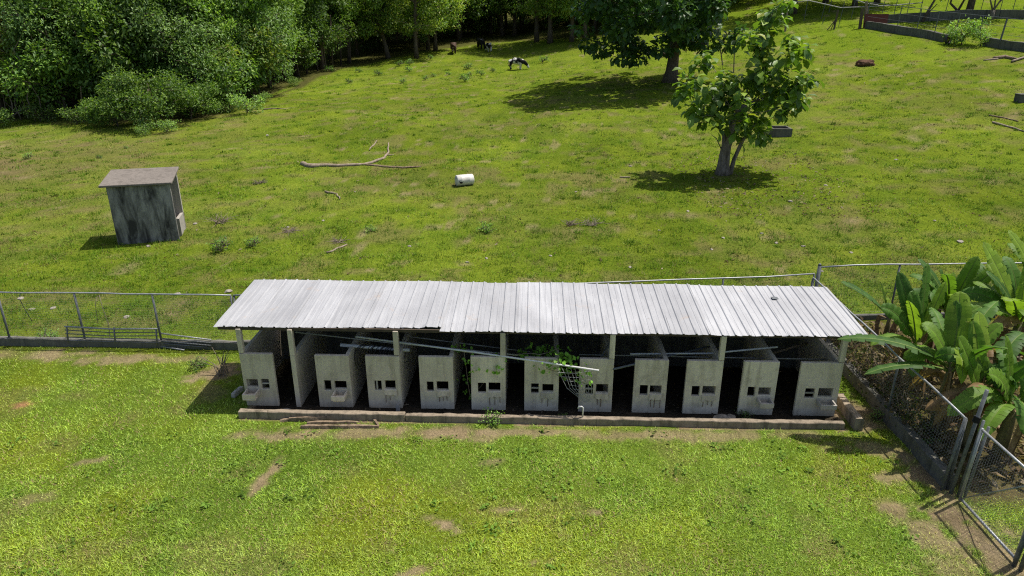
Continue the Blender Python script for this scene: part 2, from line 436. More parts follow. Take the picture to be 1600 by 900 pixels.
def ground_color(x, y):
    soil, worn, lawn, fo, east = ground_fields(x, y)
    n1 = fbm(x / 1.3, y / 1.3, 71, 4)[:, None]; n2 = fbm(x / 5.5, y / 5.5, 73, 3)[:, None]
    n3 = sstep(.3, .7, fbm(x / 2.6, y / 2.6, 79, 3))[:, None]
    lc = np.array([0.088, 0.145, 0.015]) * (1 - n1) + np.array([0.195, 0.245, 0.028]) * n1
    lc = lc * (0.75 + 0.5 * n2) * (np.array([0.88, 0.98, 1.1]) * (1 - n3) + np.array([1.18, 1.08, .85]) * n3)
    pc = np.array([0.090, 0.150, 0.014]) * (1 - n1) + np.array([0.210, 0.258, 0.026]) * n1
    pc = pc * (0.75 + 0.5 * n2)
    lush = sstep(55, 85, y)[:, None] * sstep(10, 40, x)[:, None]
    pc = pc * (1 - 0.6 * lush) + np.array([0.165, 0.245, 0.018]) * 0.6 * lush
    c = lc * lawn[:, None] + pc * (1 - lawn[:, None])
    tan = np.array([0.200, 0.155, 0.080])
    c = c * (1 - worn[:, None]) + tan * worn[:, None]
    sn = fbm(x * 2.2, y * 2.2, 77, 3)[:, None]
    sc = np.array([0.22, 0.160, 0.098]) * (1 - sn) + np.array([0.41, 0.315, 0.205]) * sn
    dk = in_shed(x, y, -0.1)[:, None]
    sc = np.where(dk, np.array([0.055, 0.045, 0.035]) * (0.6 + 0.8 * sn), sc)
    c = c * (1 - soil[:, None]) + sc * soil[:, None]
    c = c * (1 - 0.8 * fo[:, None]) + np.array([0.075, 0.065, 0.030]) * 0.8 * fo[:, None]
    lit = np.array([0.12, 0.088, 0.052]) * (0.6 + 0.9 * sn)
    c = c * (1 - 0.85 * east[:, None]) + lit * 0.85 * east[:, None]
    # small reddish dug spot on the left of the lawn
    q = atz(35, 632, 0); rr = np.hypot((x - q.x) / 0.2, (y - q.y) / 0.15)
    k = (1 - sstep(0.7, 1.2, rr))[:, None]
    return c * (1 - k) + np.array([0.36, 0.20, 0.10]) * k

# ================================================================== ground sheets
def axis(segs):
    out = []
    for a, b, st in segs: out += list(np.arange(a, b - 1e-6, st))
    out.append(segs[-1][1]); return np.array(out)
XS = axis([(-600, -150, 30), (-150, -60, 3), (-60, -13, 0.6), (-13, 13, 0.13), (13, 60, 0.6), (60, 150, 3), (150, 600, 30)])
def sheet(name, ys):
    X, Y = np.meshgrid(XS, ys)
    x = X.ravel(); y = Y.ravel()
    V = np.stack([x, y, hz(x, y)], 1)
    nx, ny = len(XS), len(ys)
    i = np.arange(nx - 1)[None] + (np.arange(ny - 1) * nx)[:, None]; i = i.ravel()
    F = np.stack([i, i + 1, i + nx + 1, i + nx], 1)
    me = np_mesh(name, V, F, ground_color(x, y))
    o = link(name, me, M['ground'], smooth=True); o["kind"] = "structure"; return o
sheet('lawn_ground', axis([(-60, 4, 4), (4, 18.8, 0.13)]))
sheet('pasture_ground', axis([(18.8, 26, 0.3), (26, 75, 0.6), (75, 130, 1.2), (130, 700, 20)]))

# ================================================================== grass
def blades(name, x, y, L, W, colr, lean=0.7, label=None):
    n = len(x); z = hz(x, y)
    P = np.stack([x, y, z - 0.006], 1)
    a = rng.uniform(0, 2 * np.pi, n); l = rng.uniform(0.25, 1.0, n) * lean
    Hd = np.stack([np.cos(a), np.sin(a), np.zeros(n)], 1); S = np.stack([-np.sin(a), np.cos(a), np.zeros(n)], 1)
    up = np.array([0, 0, 1.0])[None]
    mid = P + Hd * (L * 0.35 * l)[:, None] + up * (L * 0.5 * np.sqrt(np.maximum(0.05, 1 - (0.6 * l) ** 2)))[:, None]
    tip = P + Hd * (L * 1.0 * l)[:, None] + up * (L * 0.82 * np.maximum(0.12, 1 - 0.75 * l))[:, None]
    w = (W * 0.7)[:, None]
    V = np.stack([P - S * w, P + S * w, tip], 1).reshape(-1, 3)
    F = np.arange(3 * n).reshape(-1, 3)
    me = np_mesh(name, V, F, np.repeat(colr, 3, 0))
    o = link(name, me, M['grass']); o["kind"] = "stuff"
    return o

def scatter(n, x0, x1, y0, y1, seed):
    g = np.random.default_rng(seed)
    # denser close by: sample y with density ~ 1/y^1.3, x within the widening view
    u = g.uniform(0, 1, n); p = -0.9
    y = (y0 ** p + u * (y1 ** p - y0 ** p)) ** (1 / p)
    hw = 4 + 0.80 * y
    x = g.uniform(-1, 1, n) * hw
    k = (x > x0) & (x < x1)
    return x[k], y[k], g

x, y, g = scatter(560000, -17, 16, 5.2, 19.3, 5)
soil, worn, lawn, fo, east = ground_fields(x, y)
tall = fbm(x / 0.7, y / 0.7, 91, 3)
keep = (g.uniform(0, 1, len(x)) > soil * 0.93) & (g.uniform(0, 1, len(x)) > worn * 0.45) & (g.uniform(0, 1, len(x)) > east * 0.92) & ~in_shed(x, y, 0.05) & (lawn > 0.5)
x, y, tall, soil, worn = x[keep], y[keep], tall[keep], soil[keep], worn[keep]
n = len(x); gc = ground_color(x, y)
base = np.array([0.138, 0.224, 0.016])[None] * 0.85 + gc * np.array([1.08, 1.10, .95])
cl_ = fbm(x / .42, y / .42, 93, 3); dk_ = sstep(.58, .72, fbm(x / 1.1, y / 1.1, 95, 3))
c = base * (g.uniform(0.6, 1.45, n) * (0.78 + 0.44 * cl_) * (1 - .15 * dk_))[:, None]
c[:, 2] += g.uniform(0, .026, n) * c[:, 1] / .2; c[:, 0] *= 1.09; c *= 1.12
strawm = g.uniform(0, 1, n) < 0.05 + 0.16 * sstep(.5, .68, fbm(x / .8, y / .8, 96, 3)) + 0.25 * worn
c[strawm] = np.array([0.36, 0.29, 0.13]) * g.uniform(0.6, 1.2, strawm.sum())[:, None]
yel = g.uniform(0, 1, n) < 0.2
c[yel] = c[yel] * np.array([1.25, 1.1, 1.3])
L = (0.045 + 0.105 * tall * g.uniform(0.3, 1.7, n)) * (1 - 0.45 * soil); W = 0.008 + 0.009 * g.uniform(0, 1, n)
T(blades('lawn_grass', x, y, L, W, c, 0.95), 'mown green lawn grass in front of the shed', 'grass')

x, y, g = scatter(380000, -75, 85, 18.6, 98, 6)
soil, worn, lawn, fo, east = ground_fields(x, y)
keep = (g.uniform(0, 1, len(x)) > soil * 0.9) & (g.uniform(0, 1, len(x)) > worn * 0.8) & (g.uniform(0, 1, len(x)) > fo * 0.9) & (lawn < 0.5)
x, y, worn = x[keep], y[keep], worn[keep]; n = len(x)
gc = ground_color(x, y)
tuft = sstep(0.58, 0.72, fbm(x / 0.8, y / 0.7, 97, 3))
c = (np.array([0.115, 0.195, 0.008])[None] * 0.55 + gc * np.array([.95, .96, .95])) * g.uniform(0.5, 1.5, n)[:, None]
c[:, 2] += g.uniform(0, .022, n) * c[:, 1] / .2; c[:, :2] *= 1.08
c = c * (1 - 0.30 * tuft[:, None]) + np.array([0.075, 0.15, 0.012]) * 0.30 * tuft[:, None]
strawm = g.uniform(0, 1, n) < 0.10
c[strawm] = np.array([0.33, 0.28, 0.12]) * g.uniform(0.6, 1.2, strawm.sum())[:, None]
far = np.clip(y / 30, 0.8, 2.6)
L = (0.045 + 0.04 * g.uniform(0, 1, n) + 0.20 * tuft) * far ** 0.35; W = (0.012 + 0.010 * g.uniform(0, 1, n)) * far
# separate grass tufts
nt_ = 8000; tx, ty, g2 = scatter(nt_, -60, 75, 19.5, 95, 16)
_s, _w, _l, _f, _e = ground_fields(tx, ty); kk = (_f < .3) & (_l < .5); tx, ty = tx[kk], ty[kk]
per = 22; tr_ = np.repeat(g2.uniform(.08, .34, len(tx)), per); bx = np.repeat(tx, per) + g2.normal(size=len(tx) * per) * tr_; by = np.repeat(ty, per) + g2.normal(size=len(tx) * per) * tr_ * .8
tc = np.repeat(np.array([0.085, 0.165, 0.010])[None] * g2.uniform(.55, 1.3, len(tx))[:, None], per, 0) * g2.uniform(.6, 1.4, len(bx))[:, None]
brn = np.repeat(g2.uniform(0, 1, len(tx)) < .22, per); tc[brn] = np.array([0.20, 0.15, 0.06]) * g2.uniform(.5, 1.3, brn.sum())[:, None]
tl = np.repeat(g2.uniform(.12, .30, len(tx)), per) * g2.uniform(.6, 1.3, len(bx)); tl[brn] *= .5; tw_ = np.repeat(np.clip(ty / 30, .8, 2.4), per) * g2.uniform(.012, .024, len(bx))
x = np.concatenate([x, bx]); y = np.concatenate([y, by]); L = np.concatenate([L, tl]); W = np.concatenate([W, tw_]); c = np.concatenate([c, tc])
T(blades('pasture_grass', x, y, L, W, c, 0.95), 'short grazed yellowish green pasture grass behind the fence', 'grass')
# ================================================================== the pen shed
SHED_I = SHED_M.inverted()
def shed_at(px, py, ly=0.0):
    """local shed coordinates of the point seen at a pixel on the plane local y = ly"""
    o = SHED_I @ Vector((0, 0, CAM_H)); d = SHED_I.to_3x3() @ ray(px, py)
    t = (ly - o.y) / d.y
    return o + d * t

def holed_panel(x0, x1, h, t, holes, y0=0.0):
    """upright slab with rectangular openings (x0,x1,z0,z1), front at y0"""
    xs = sorted({x0, x1} | {v for hh in holes for v in hh[:2]}); zs = sorted({0.0, h} | {v for hh in holes for v in hh[2:]})
    def solid(i, j):
        if i < 0 or j < 0 or i >= len(xs) - 1 or j >= len(zs) - 1: return False
        cx = (xs[i] + xs[i + 1]) / 2; cz = (zs[j] + zs[j + 1]) / 2
        return not any(a < cx < b and c < cz < d for a, b, c, d in holes)
    vid = {}; mb = MB()
    def vtx(i, j, b):
        k = (i, j, b)
        if k not in vid: vid[k] = len(mb.v); mb.v.append((xs[i], y0 + (t if b else 0), zs[j]))
        return vid[k]
    for i in range(len(xs) - 1):
        for j in range(len(zs) - 1):
            if not solid(i, j): continue
            mb.f.append((vtx(i, j, 0), vtx(i + 1, j, 0), vtx(i + 1, j + 1, 0), vtx(i, j + 1, 0)))
            mb.f.append((vtx(i, j, 1), vtx(i, j + 1, 1), vtx(i + 1, j + 1, 1), vtx(i + 1, j, 1)))
            if not solid(i - 1, j): mb.f.append((vtx(i, j, 0), vtx(i, j + 1, 0), vtx(i, j + 1, 1), vtx(i, j, 1)))
            if not solid(i + 1, j): mb.f.append((vtx(i + 1, j, 0), vtx(i + 1, j, 1), vtx(i + 1, j + 1, 1), vtx(i + 1, j + 1, 0)))
            if not solid(i, j - 1): mb.f.append((vtx(i, j, 0), vtx(i, j, 1), vtx(i + 1, j, 1), vtx(i + 1, j, 0)))
            if not solid(i, j + 1): mb.f.append((vtx(i, j + 1, 0), vtx(i + 1, j + 1, 0), vtx(i + 1, j + 1, 1), vtx(i, j + 1, 1)))
    return mb

shed = empty('animal_pen_shed', SHED_C, SHED_RZ)
T(shed, 'long row of grey concrete animal pens under a white corrugated metal roof', 'shed')
PH = 1.42; DEPTH = 2.45; WT = 0.10; POST_H = 2.06
PAN = [(386, 436), (500, 552), (577, 629), (658, 710), (737, 790), (819, 872), (903, 955), (987, 1038), (1066, 1121), (1152, 1206), (1239, 1303)]
pan = []
for a, b in PAN:
    yb = 634 + (a - 386) * 0.021
    pan.append((shed_at(a, yb).x, shed_at(b, yb).x))
L_END = pan[0][0]; R_END = pan[-1][1]
post_xs = []
for i, (a, b) in enumerate(pan):
    w = b - a
    zb = 0.50 + rnd.uniform(-0.015, 0.015)
    if i == 0: big = (a + 0.10 * w, a + 0.45 * w); small = (a + 0.56 * w, a + 0.78 * w)
    else: small = (a + 0.20 * w, a + 0.42 * w); big = (a + 0.51 * w, a + 0.85 * w)
    jj = lambda: rnd.uniform(-.014, .014)
    holes = [(small[0] + jj(), small[1] + jj(), zb - 0.01 + jj(), zb + 0.25), (big[0] + jj(), big[1] + jj(), zb + 0.03, zb + 0.25 + jj())]
    pp = holed_panel(a, b, PH + rnd.uniform(-0.02, 0.02), 0.09, holes).build('front_panel', M['concrete'], shed, bevel=0.012)
    bc = (big[0] + big[1]) / 2; bw = big[1] - big[0]
    if i in (0, 1, 9, 10):        # feed basins still whole
        m = MB(); z0, z1 = zb - 0.17, zb - 0.015; x0, x1 = bc - bw * 0.58, bc + bw * 0.58; yf = -0.31
        if i == 0: m.box(x0, x1, yf, -0.002, z0, z0 + 0.04)
        else: m.box(x0 + .03, x1 - .03, yf + .03, -0.002, z0, z0 + 0.04)
        m.box(x0, x1, yf, yf + 0.04, z0 + 0.041, z1)
        m.box(x0, x0 + 0.04, yf + 0.041, -0.002, z0 + 0.041, z1); m.box(x1 - 0.04, x1, yf + 0.041, -0.002, z0 + 0.041, z1)
        m.build('feed_basin', M['concrete_pale'] if i >= 9 else M['concrete'], pp, bevel=0.01)
    else:                          # broken off: rough ledge, reinforcing bars
        m = MB(); n = 7
        top = []; 
        for k in range(n + 1):
            xx = bc - bw * 0.55 + bw * 1.1 * k / n
            top.append((xx, zb - 0.10 - rnd.uniform(0, 0.05), rnd.uniform(0.02, 0.055)))
        for k in range(n):
            x0, x1 = top[k][0], top[k + 1][0]
            zlo = (top[k][1]); th = top[k][2]
            m.add([(x0, -th, zlo), (x1, -top[k + 1][2], top[k + 1][1]), (x1, -0.001, top[k + 1][1] - .02), (x0, -0.001, zlo - .02),
                   (x0, -th * 0.8, zb + 0.01), (x1, -top[k + 1][2] * .8, zb + 0.01), (x1, -0.001, zb + 0.02), (x0, -0.001, zb + 0.02)],
                  [(0, 3, 2, 1), (4, 5, 6, 7), (0, 1, 5, 4), (1, 2, 6, 5), (2, 3, 7, 6), (3, 0, 4, 7)])
        m.build('broken_ledge', M['concrete'], pp)
        for k in range(rnd.choice((2, 2, 3))):
            xx = bc - bw * 0.4 + bw * 0.8 * k / 2 + rnd.uniform(-.02, .02)
            MB().tube([(xx, -0.02, zb - 0.08), (xx + rnd.uniform(-.006, .006), -0.025, zb - 0.2), (xx + rnd.uniform(-.012, .012), -0.02, zb - rnd.uniform(0.22, 0.36))], 0.0065, 5).build('reinforcing_bar', M['rust'], pp)
    if i == 2: MB().box(small[0] + 0.05, small[0] + 0.085, 0.02, 0.06, zb - 0.01, zb + 0.25).build('window_bar', M['concrete_pale'], pp)
    if i in (0, 5, 6, 10): MB().box(small[0], small[1], 0.03, 0.06, zb + 0.10, zb + 0.13).build('window_bar', M['concrete_pale'], pp)
    # dividing wall
    if i == 0:
        MB().box(a + 0.0, a + WT, 0.092, DEPTH, -0.1, PH).build('end_wall', M['concrete'], shed, bevel=0.012)
        xw = shed_at(463, 634).x
        MB().box(xw, xw + 0.115, 0.0, DEPTH, -0.1, PH - 0.03).build('dividing_wall', M['concrete'], shed, bevel=0.012)
        for xx in (a + 0.001, xw + 0.002):
            MB().box(xx, xx + 0.115, -0.004, 0.12, PH - 0.03 if xx > a + 0.5 else PH + .02, POST_H).build('post', M['concrete'], shed, bevel=0.01)
    else:
        last = i == len(pan) - 1
        MB().box(b - WT, b - 0.002, 0.092, DEPTH, -0.1, PH - 0.015).build('end_wall' if last else 'dividing_wall', M['concrete'], shed, bevel=0.012)
        if i % 2 == 0:
            MB().box(b - 0.12, b + 0.002, -0.004, 0.12, PH + 0.02, POST_H).build('post', M['concrete'], shed, bevel=0.01)
    if i % 2 == 0:
        xb = b - 0.12 if i else a
        MB().box(xb, xb + 0.12, DEPTH - 0.12, DEPTH - 0.003, PH, 2.16).build('post', M['concrete'], shed, bevel=0.01)
# back wall of dark boards over a low concrete wall
MB().box(L_END, R_END, DEPTH + 0.002, DEPTH + 0.10, -0.1, 1.1).build('back_wall', M['concrete_old'], shed, bevel=0.01)
for k in range(9):
    zz = 1.105 + k * 0.118
    for seg in range(4):
        xa = L_END + 0.55 + (R_END - L_END - 0.6) * seg / 4; xb = L_END + 0.55 + (R_END - L_END - 0.6) * (seg + 1) / 4 - 0.01
        MB().box(xa, xb, DEPTH + 0.01 + rnd.uniform(0, .012), DEPTH + 0.045, zz, zz + 0.108).build('back_board', M['dark_wood'], shed)
# timber under the roof
RF, RB = -0.03, 2.70                      # eave and back edge of the roof (local y)
ZF, ZB = 2.10, 2.27
def roof_z(ly): return ZF + (ZB - ZF) * (ly - RF) / (RB - RF)
RL, RR = -7.68, 7.46
for ly in (0.06, 0.9, 1.75, 2.40):
    MB().beam((RL + 0.1, ly, roof_z(ly) - 0.045), (RR - 0.1, ly, roof_z(ly) - 0.045), 0.05, 0.07).build('purlin', M['dark_wood'], shed)
for xx in (L_END + 0.06, shed_at(463, 634).x + .06, pan[2][1] - .06, pan[4][1] - .06, pan[6][1] - .06, pan[8][1] - .06, R_END - 0.06):
    MB().beam((xx, 0.02, roof_z(0.02) - 0.125), (xx, 2.5, roof_z(2.5) - 0.125), 0.06, 0.08).build('rafter', M['dark_wood'], shed)
# roof sheets
NS = 17; SW = (RR - RL) / NS
def roof_sheet(k):
    x0 = RL + k * SW
    pitch = SW / 3.0
    prof = []
    for j in range(3):
        b = j * pitch
        prof += [(b, 0), (b + pitch * 0.34, 0.0), (b + pitch * 0.37, .006), (b + pitch * .40, 0), (b + pitch * 0.78, 0.0), (b + pitch * 0.85, 0.022), (b + pitch * 0.93, 0.022)]
    prof += [(SW, 0.0), (SW + 0.03, 0.004)]
    left = k < 6
    yf = RF + (0.06 + 0.03 * rnd.random() if left else 0.0) + rnd.uniform(-0.015, 0.015) + (0.05 if k in (4, 5) else 0)
    yb = RB + rnd.uniform(-0.03, 0.03)
    dz = 0.004 * (k % 2) + rnd.uniform(0, 0.006)
    ny = 8
    V = []; F = []
    skew = rnd.uniform(-0.015, 0.015)
    for layer in (0, 1):
        for i in range(ny + 1):
            t = i / ny; yy = yf + (yb - yf) * t
            for (px_, pz_) in prof:
                wob = 0.006 * math.sin(3.1 * px_ + 5 * t + k * 1.7) + 0.008 * (vnoise(np.array([px_ * 3 + k * 5]), np.array([t * 5]), 3)[0] - .5)
                curl = 0.0
                if i == 0: curl = rnd.uniform(-0.012, 0.010)
                if k == 5 and i == 0 and px_ > SW * 0.55: curl += 0.035
                V.append((x0 + px_ + skew * t, yy + (rnd.uniform(-.008, .008) if i == 0 else 0), roof_z(yy) + pz_ + wob + dz + curl - layer * 0.003))
    m = len(prof); off = m * (ny + 1)
    for i in range(ny):
        for j in range(m - 1):
            a = i * m + j
            F.append((a, a + 1, a + m + 1, a + m)); F.append((off + a, off + a + m, off + a + m + 1, off + a + 1))
    for j in range(m - 1):
        F.append((j, off + j, off + j + 1, j + 1)); a = ny * m + j; F.append((a, a + 1, off + a + 1, off + a))
    for i in range(ny):
        a = i * m; F.append((a, a + m, off + a + m, off + a)); a = i * m + m - 1; F.append((a, off + a, off + a + m, a + m))
    mb = MB(); mb.v = V; mb.f = F
    return mb.build('roof_sheet', M['zinc'], shed)
for k in range(NS): roof_sheet(k)
# dark square patch on the roof
pt = SHED_I @ aty(1211, 469, SHED_C.y + 1.7)
MB().box(pt.x - 0.09, pt.x + 0.07, 1.85, 2.0, roof_z(1.9) + 0.026, roof_z(1.9) + 0.030).build('roof_patch', M['steel_dark'], shed)

# low kerb in front and on the right
def rough_bar(x0, x1, y0, y1, z0, z1, n, j=0.012, along='x'):
    V = []; F = []
    for i in range(n + 1):
        t = i / n
        for (b, c) in ((0, 0), (1, 0), (1, 1), (0, 1)):
            d = rnd.uniform(-j, j); e = rnd.uniform(-j, j)
            if along == 'x': V.append((x0 + (x1 - x0) * t, (y0, y1)[b] + d, (z0, z1)[c] + e))
            else: V.append(((x0, x1)[b] + d, y0 + (y1 - y0) * t, (z0, z1)[c] + e))
    for i in range(n):
        for k in range(4):
            a = i * 4 + k; b = i * 4 + (k + 1) % 4
            F.append((a, b, b + 4, a + 4) if along != 'x' else (a, a + 4, b + 4, b))
    F.append((0, 1, 2, 3)); e = n * 4; F.append((e + 3, e + 2, e + 1, e))
    mb = MB(); mb.v = V; mb.f = F; return mb
rough_bar(shed_at(375, 650, -0.5).x, shed_at(633, 650, -0.5).x, -0.58, -0.42, -0.1, 0.18, 20).build('front_kerb', M['concrete_kerb'], shed, bevel=0.02)
rough_bar(shed_at(634, 650, -0.5).x, shed_at(1318, 665, -0.5).x, -0.58, -0.43, -0.1, 0.165, 50).build('front_kerb', M['concrete_kerb'], shed, bevel=0.02)
xk = R_END + 0.22
rough_bar(xk, xk + 0.17, -0.60, 0.55, -0.1, 0.30, 6, along='y').build('side_kerb', M['concrete_kerb'], shed, bevel=0.02)

# ---- things kept in and around the shed
def W3(p): return SHED_M @ Vector(p)
def sh(px, py, ly): return W3(shed_at(px, py, ly))
def pipe_thing(name, pts, r, mat, label, cat, group=None, n=8):
    base = Vector(pts[0]); mb = MB().tube([Vector(p) - base for p in pts], r, n)
    return T(mb.build(name, mat, loc=base, smooth=True), label, cat, group)
pipe_thing('water_pipe', [sh(556, 526, 0.55), sh(740, 550, 0.12), sh(936, 579, -0.36)], 0.024, M['pvc'], 'long pale pipe slanting down out of the shed across the middle pens', 'pipe')
pipe_thing('water_pipe', [sh(462, 519, 0.7), sh(614, 536, 0.6), sh(700, 544, 0.5)], 0.016, M['pvc_dull'], 'thin grey pipe slanting under the eave above the second and third pens', 'pipe')
pipe_thing('water_pipe', [sh(630, 537, 0.8), sh(860, 560, 0.75)], 0.020, M['pvc'], 'pale pipe lying across the walls behind the middle post', 'pipe')
pipe_thing('water_pipe', [sh(640, 526, 0.9), sh(830, 550, 0.8)], 0.014, M['pvc_dull'], 'thin grey pipe running close under the roof left of the middle post', 'pipe')
pipe_thing('water_pipe', [sh(905, 554, 0.7), sh(1305, 562, 0.7)], 0.016, M['pvc_dull'], 'long thin level pipe across the right hand pens', 'pipe')
pipe_thing('water_pipe', [sh(985, 553, 0.5), sh(1110, 552, 0.6), sh(1215, 542, 0.5)], 0.022, M['pvc'], 'pale pipe lying across the eighth and ninth pens under the roof', 'pipe')
pipe_thing('steel_pole', [sh(958, 577, -0.2), sh(1110, 541, 1.0)], 0.026, M['steel_dark'], 'dark grey pole slanting up from the post right of the vine', 'pole')
pipe_thing('steel_pole', [sh(922, 586, 0.0), sh(956, 530, 0.6)], 0.016, M['steel_dark'], 'dark rod leaning steeply beside the post near the vine', 'rod')
pipe_thing('steel_pole', [sh(1180, 560, 1.6), sh(1290, 528, 2.0)], 0.03, M['wood'], 'yellowish pole slanting under the roof above the right hand pens', 'pole')
pipe_thing('steel_pole', [sh(1180, 625, 1.9), sh(1300, 660, 0.4)], 0.02, M['wood'], 'stick leaning inside the last pen on the right', 'pole') if False else None
for k, (a, b) in enumerate((((1365, 600), (1336, 628)), )): pass
# hose coil on a white pipe
hp0, hp1 = sh(532, 539, 0.55), sh(640, 547, 0.55)
pipe_thing('hanger_pipe', [hp0, hp1], 0.045, M['pvc'], 'thick white pipe under the roof with black hose hung over it', 'pipe')
mb = MB(); hm = hp0.lerp(hp1, 0.6)
for k in range(15):
    t = 0.32 + 0.6 * k / 14; c = hp0.lerp(hp1, t) - hm
    rr = rnd.uniform(0.17, 0.30) if k > 2 else rnd.uniform(0.36, 0.42); tl = rnd.uniform(-0.4, 0.4)
    path = []
    for q in range(21):
        th = 2 * math.pi * q / 20
        path.append(c + Vector((rr * 0.55 * math.sin(th) + tl * 0.1 * math.cos(th), 0.05 * math.sin(th + tl) - 0.02, -rr + 0.06 + rr * math.cos(th))))
    mb.tube(path, 0.011, 5)
T(mb.build('hose_coil', M['rubber'], loc=hm, smooth=True), 'black hose looped over the white pipe above the second and third pens', 'hose')
# elbow pipe on the kerb
q = sh(910, 660, -0.5)
pipe_thing('elbow_pipe', [q + Vector((0, 0, 0.12)), q + Vector((0, 0, .40)), q + Vector((-.03, 0, .425)), q + Vector((-0.10, 0, 0.425)), q + Vector((-.115, 0, .38))], 0.019, M['pvc'], 'small white elbow pipe standing up behind the front kerb', 'pipe')
# can beside the third panel
q = sh(622, 640, -0.14); q.z = H(q.x, q.y)
MBc = MB().tube([(0, 0, 0), (0, 0, 0.14), (.005, 0, .2)], [0.05, 0.052, 0.045], 10); MBc.tube([(0.004, 0, .2), (0.006, 0, .215)], [0.047, 0.047], 10)
T(MBc.build('paint_can', M['pvc_dull'], loc=q), 'small pale can standing at the foot of the third panel', 'can')
# rubble on the strip between panel and kerb
def rock_mesh(seed, sub=2, flat=0.6):
    r = random.Random(seed); bm = bmesh.new(); bmesh.ops.create_icosphere(bm, subdivisions=sub, radius=1)
    for v in bm.verts:
        n = float(fbm(np.array([v.co.x * 1.4 + seed]), np.array([v.co.y * 1.4 + v.co.z * 1.7]), seed, 3)[0])
        v.co *= 0.65 + 0.75 * n; v.co.z *= flat; v.co.x *= 1.15
    me = bpy.data.meshes.new('rock'); bm.to_mesh(me); bm.free(); return me
ROCKS = [rock_mesh(s) for s in (1, 2, 3, 4, 5)]
for me in ROCKS: me.materials.append(M['stone'])
def rock(p, s, label, group=None, mat=None, k=None):
    me = ROCKS[rnd.randrange(5) if k is None else k]
    o = bpy.data.objects.new('rock', me); COL.objects.link(o); o.location = (p.x, p.y, p.z + s * 0.15); o.scale = (s, s * rnd.uniform(.7, 1.1), s * rnd.uniform(.6, 1)); o.rotation_euler = (rnd.uniform(-.2, .2), rnd.uniform(-.2, .2), rnd.uniform(0, 6.3))
    return T(o, label, 'stone', group)
for (px, py, s, lb) in ((1127, 646, .16, 'pale broken slab lying before the gap left of the tenth panel'), (1143, 645, .17, 'grey lump beside the broken slab left of the tenth panel'),
                        (826, 640, .08, 'small rubble lump in the gap beside the sixth panel'), (445, 632, .12, 'flat pale lump on the soil beside the first panel')):
    p = sh(px, py, -0.25); p.z = H(p.x, p.y); rock(p, s, lb)
# concrete block left of the shed
q = atz(371, 612, 0.06)
mb = MB().box(-0.05, 0.05, -0.20, 0.20, 0, 0.12); mb.box(-0.035, 0.035, -0.13, -0.03, 0.12, 0.14); mb.box(-0.035, 0.035, 0.03, 0.13, 0.12, 0.14)
o = T(mb.build('concrete_block', M['concrete_pale'], loc=(q.x, q.y, H(q.x, q.y)), bevel=0.008), 'narrow pale concrete block lying in the shade left of the shed', 'block'); o.rotation_euler.z = R(-14)
# rotten planks in front of the kerb
for (a, b, w, hgt, lb) in (((452, 657), (580, 654), 0.10, .10, 'brown rotten timber lying closest against the front kerb'),
                      ((480, 662), (560, 661), 0.08, .06, 'short rotten timber between two longer ones before the kerb'),
                      ((470, 668), (592, 668), 0.09, .07, 'brown rotten timber lying outermost before the front kerb'),
                      ((438, 658), (456, 656), 0.09, .05, 'stub of rotten timber at the left end of the timber heap'),
                      ((583, 655), (592, 667), 0.08, .05, 'short rotten timber lying across the right end of the heap')):
    p0 = atz(*a, 0.0); p1 = atz(*b, 0.0); mid = (p0 + p1) / 2; d = p1 - p0; n = max(3, int(d.length / 0.2))
    mb = MB(); V = []; F = []
    for i in range(n + 1):
        t = i / n; c = d * (t - .5); a_ = Vector((-d.y, d.x, 0)).normalized()
        for (u, v) in ((-.5, 0), (.5, 0), (.35, 1), (-.3, 1)):
            k = 0.85 + 0.3 * rnd.random() if 0 < i < n else 0.75
            V.append(c + a_ * (u * w * k) + Vector((0, 0, v * hgt * k)))
    for i in range(n):
        for k in range(4):
            a2 = i * 4 + k; b2 = i * 4 + (k + 1) % 4; F.append((a2, b2, b2 + 4, a2 + 4))
    F.append((3, 2, 1, 0)); e = 4 * n; F.append((e, e + 1, e + 2, e + 3))
    mb.add(V, F); T(mb.build('timber', M['rot_wood'], loc=(mid.x, mid.y, H(mid.x, mid.y) + .005)), lb, 'timber')

# ================================================================== chain link fences
def chainlink(p0, p1, z0, z1, cell=0.075, r=0.0017, sag=0.0):
    """woven wire between two ground points; returns V,F"""
    p0 = Vector(p0); p1 = Vector(p1); d = Vector((p1.x - p0.x, p1.y - p0.y, 0)); Ln = d.length; d.normalize(); nrm = Vector((-d.y, d.x, 0))
    nw = int(Ln / cell); nh = int((z1 - z0) / (cell * 0.5)); 
    i = np.arange(nw)[:, None]; j = np.arange(nh + 1)[None]
    flip = (j + 0 * i) % 2
    s = (i + flip * 1.02) * cell
    off = np.where(flip == 0, 0.003, -0.003)
    zz = z0 + j * (z1 - z0) / nh + 0 * i
    zz = zz + 0.02 * np.sin(s * 2.1) * (j / nh)
    base = np.stack([p0.x + d.x * s + nrm.x * off, p0.y + d.y * s + nrm.y * off, zz], -1)   # nw, nh+1, 3
    ring = np.array([[d.x * r * math.cos(t) + nrm.x * r * math.sin(t), d.y * r * math.cos(t) + nrm.y * r * math.sin(t), 0] for t in (0.5, 2.6, 4.7)])
    V = (base[:, :, None, :] + ring[None, None]).reshape(-1, 3)
    k = np.arange(nw)[:, None, None] * (nh + 1) * 3 + np.arange(nh)[None, :, None] * 3 + np.arange(3)[None, None]
    k2 = np.arange(nw)[:, None, None] * (nh + 1) * 3 + np.arange(nh)[None, :, None] * 3 + ((np.arange(3) + 1) % 3)[None, None]
    F = np.stack([k, k2, k2 + 3, k + 3], -1).reshape(-1, 4)
    return V, F
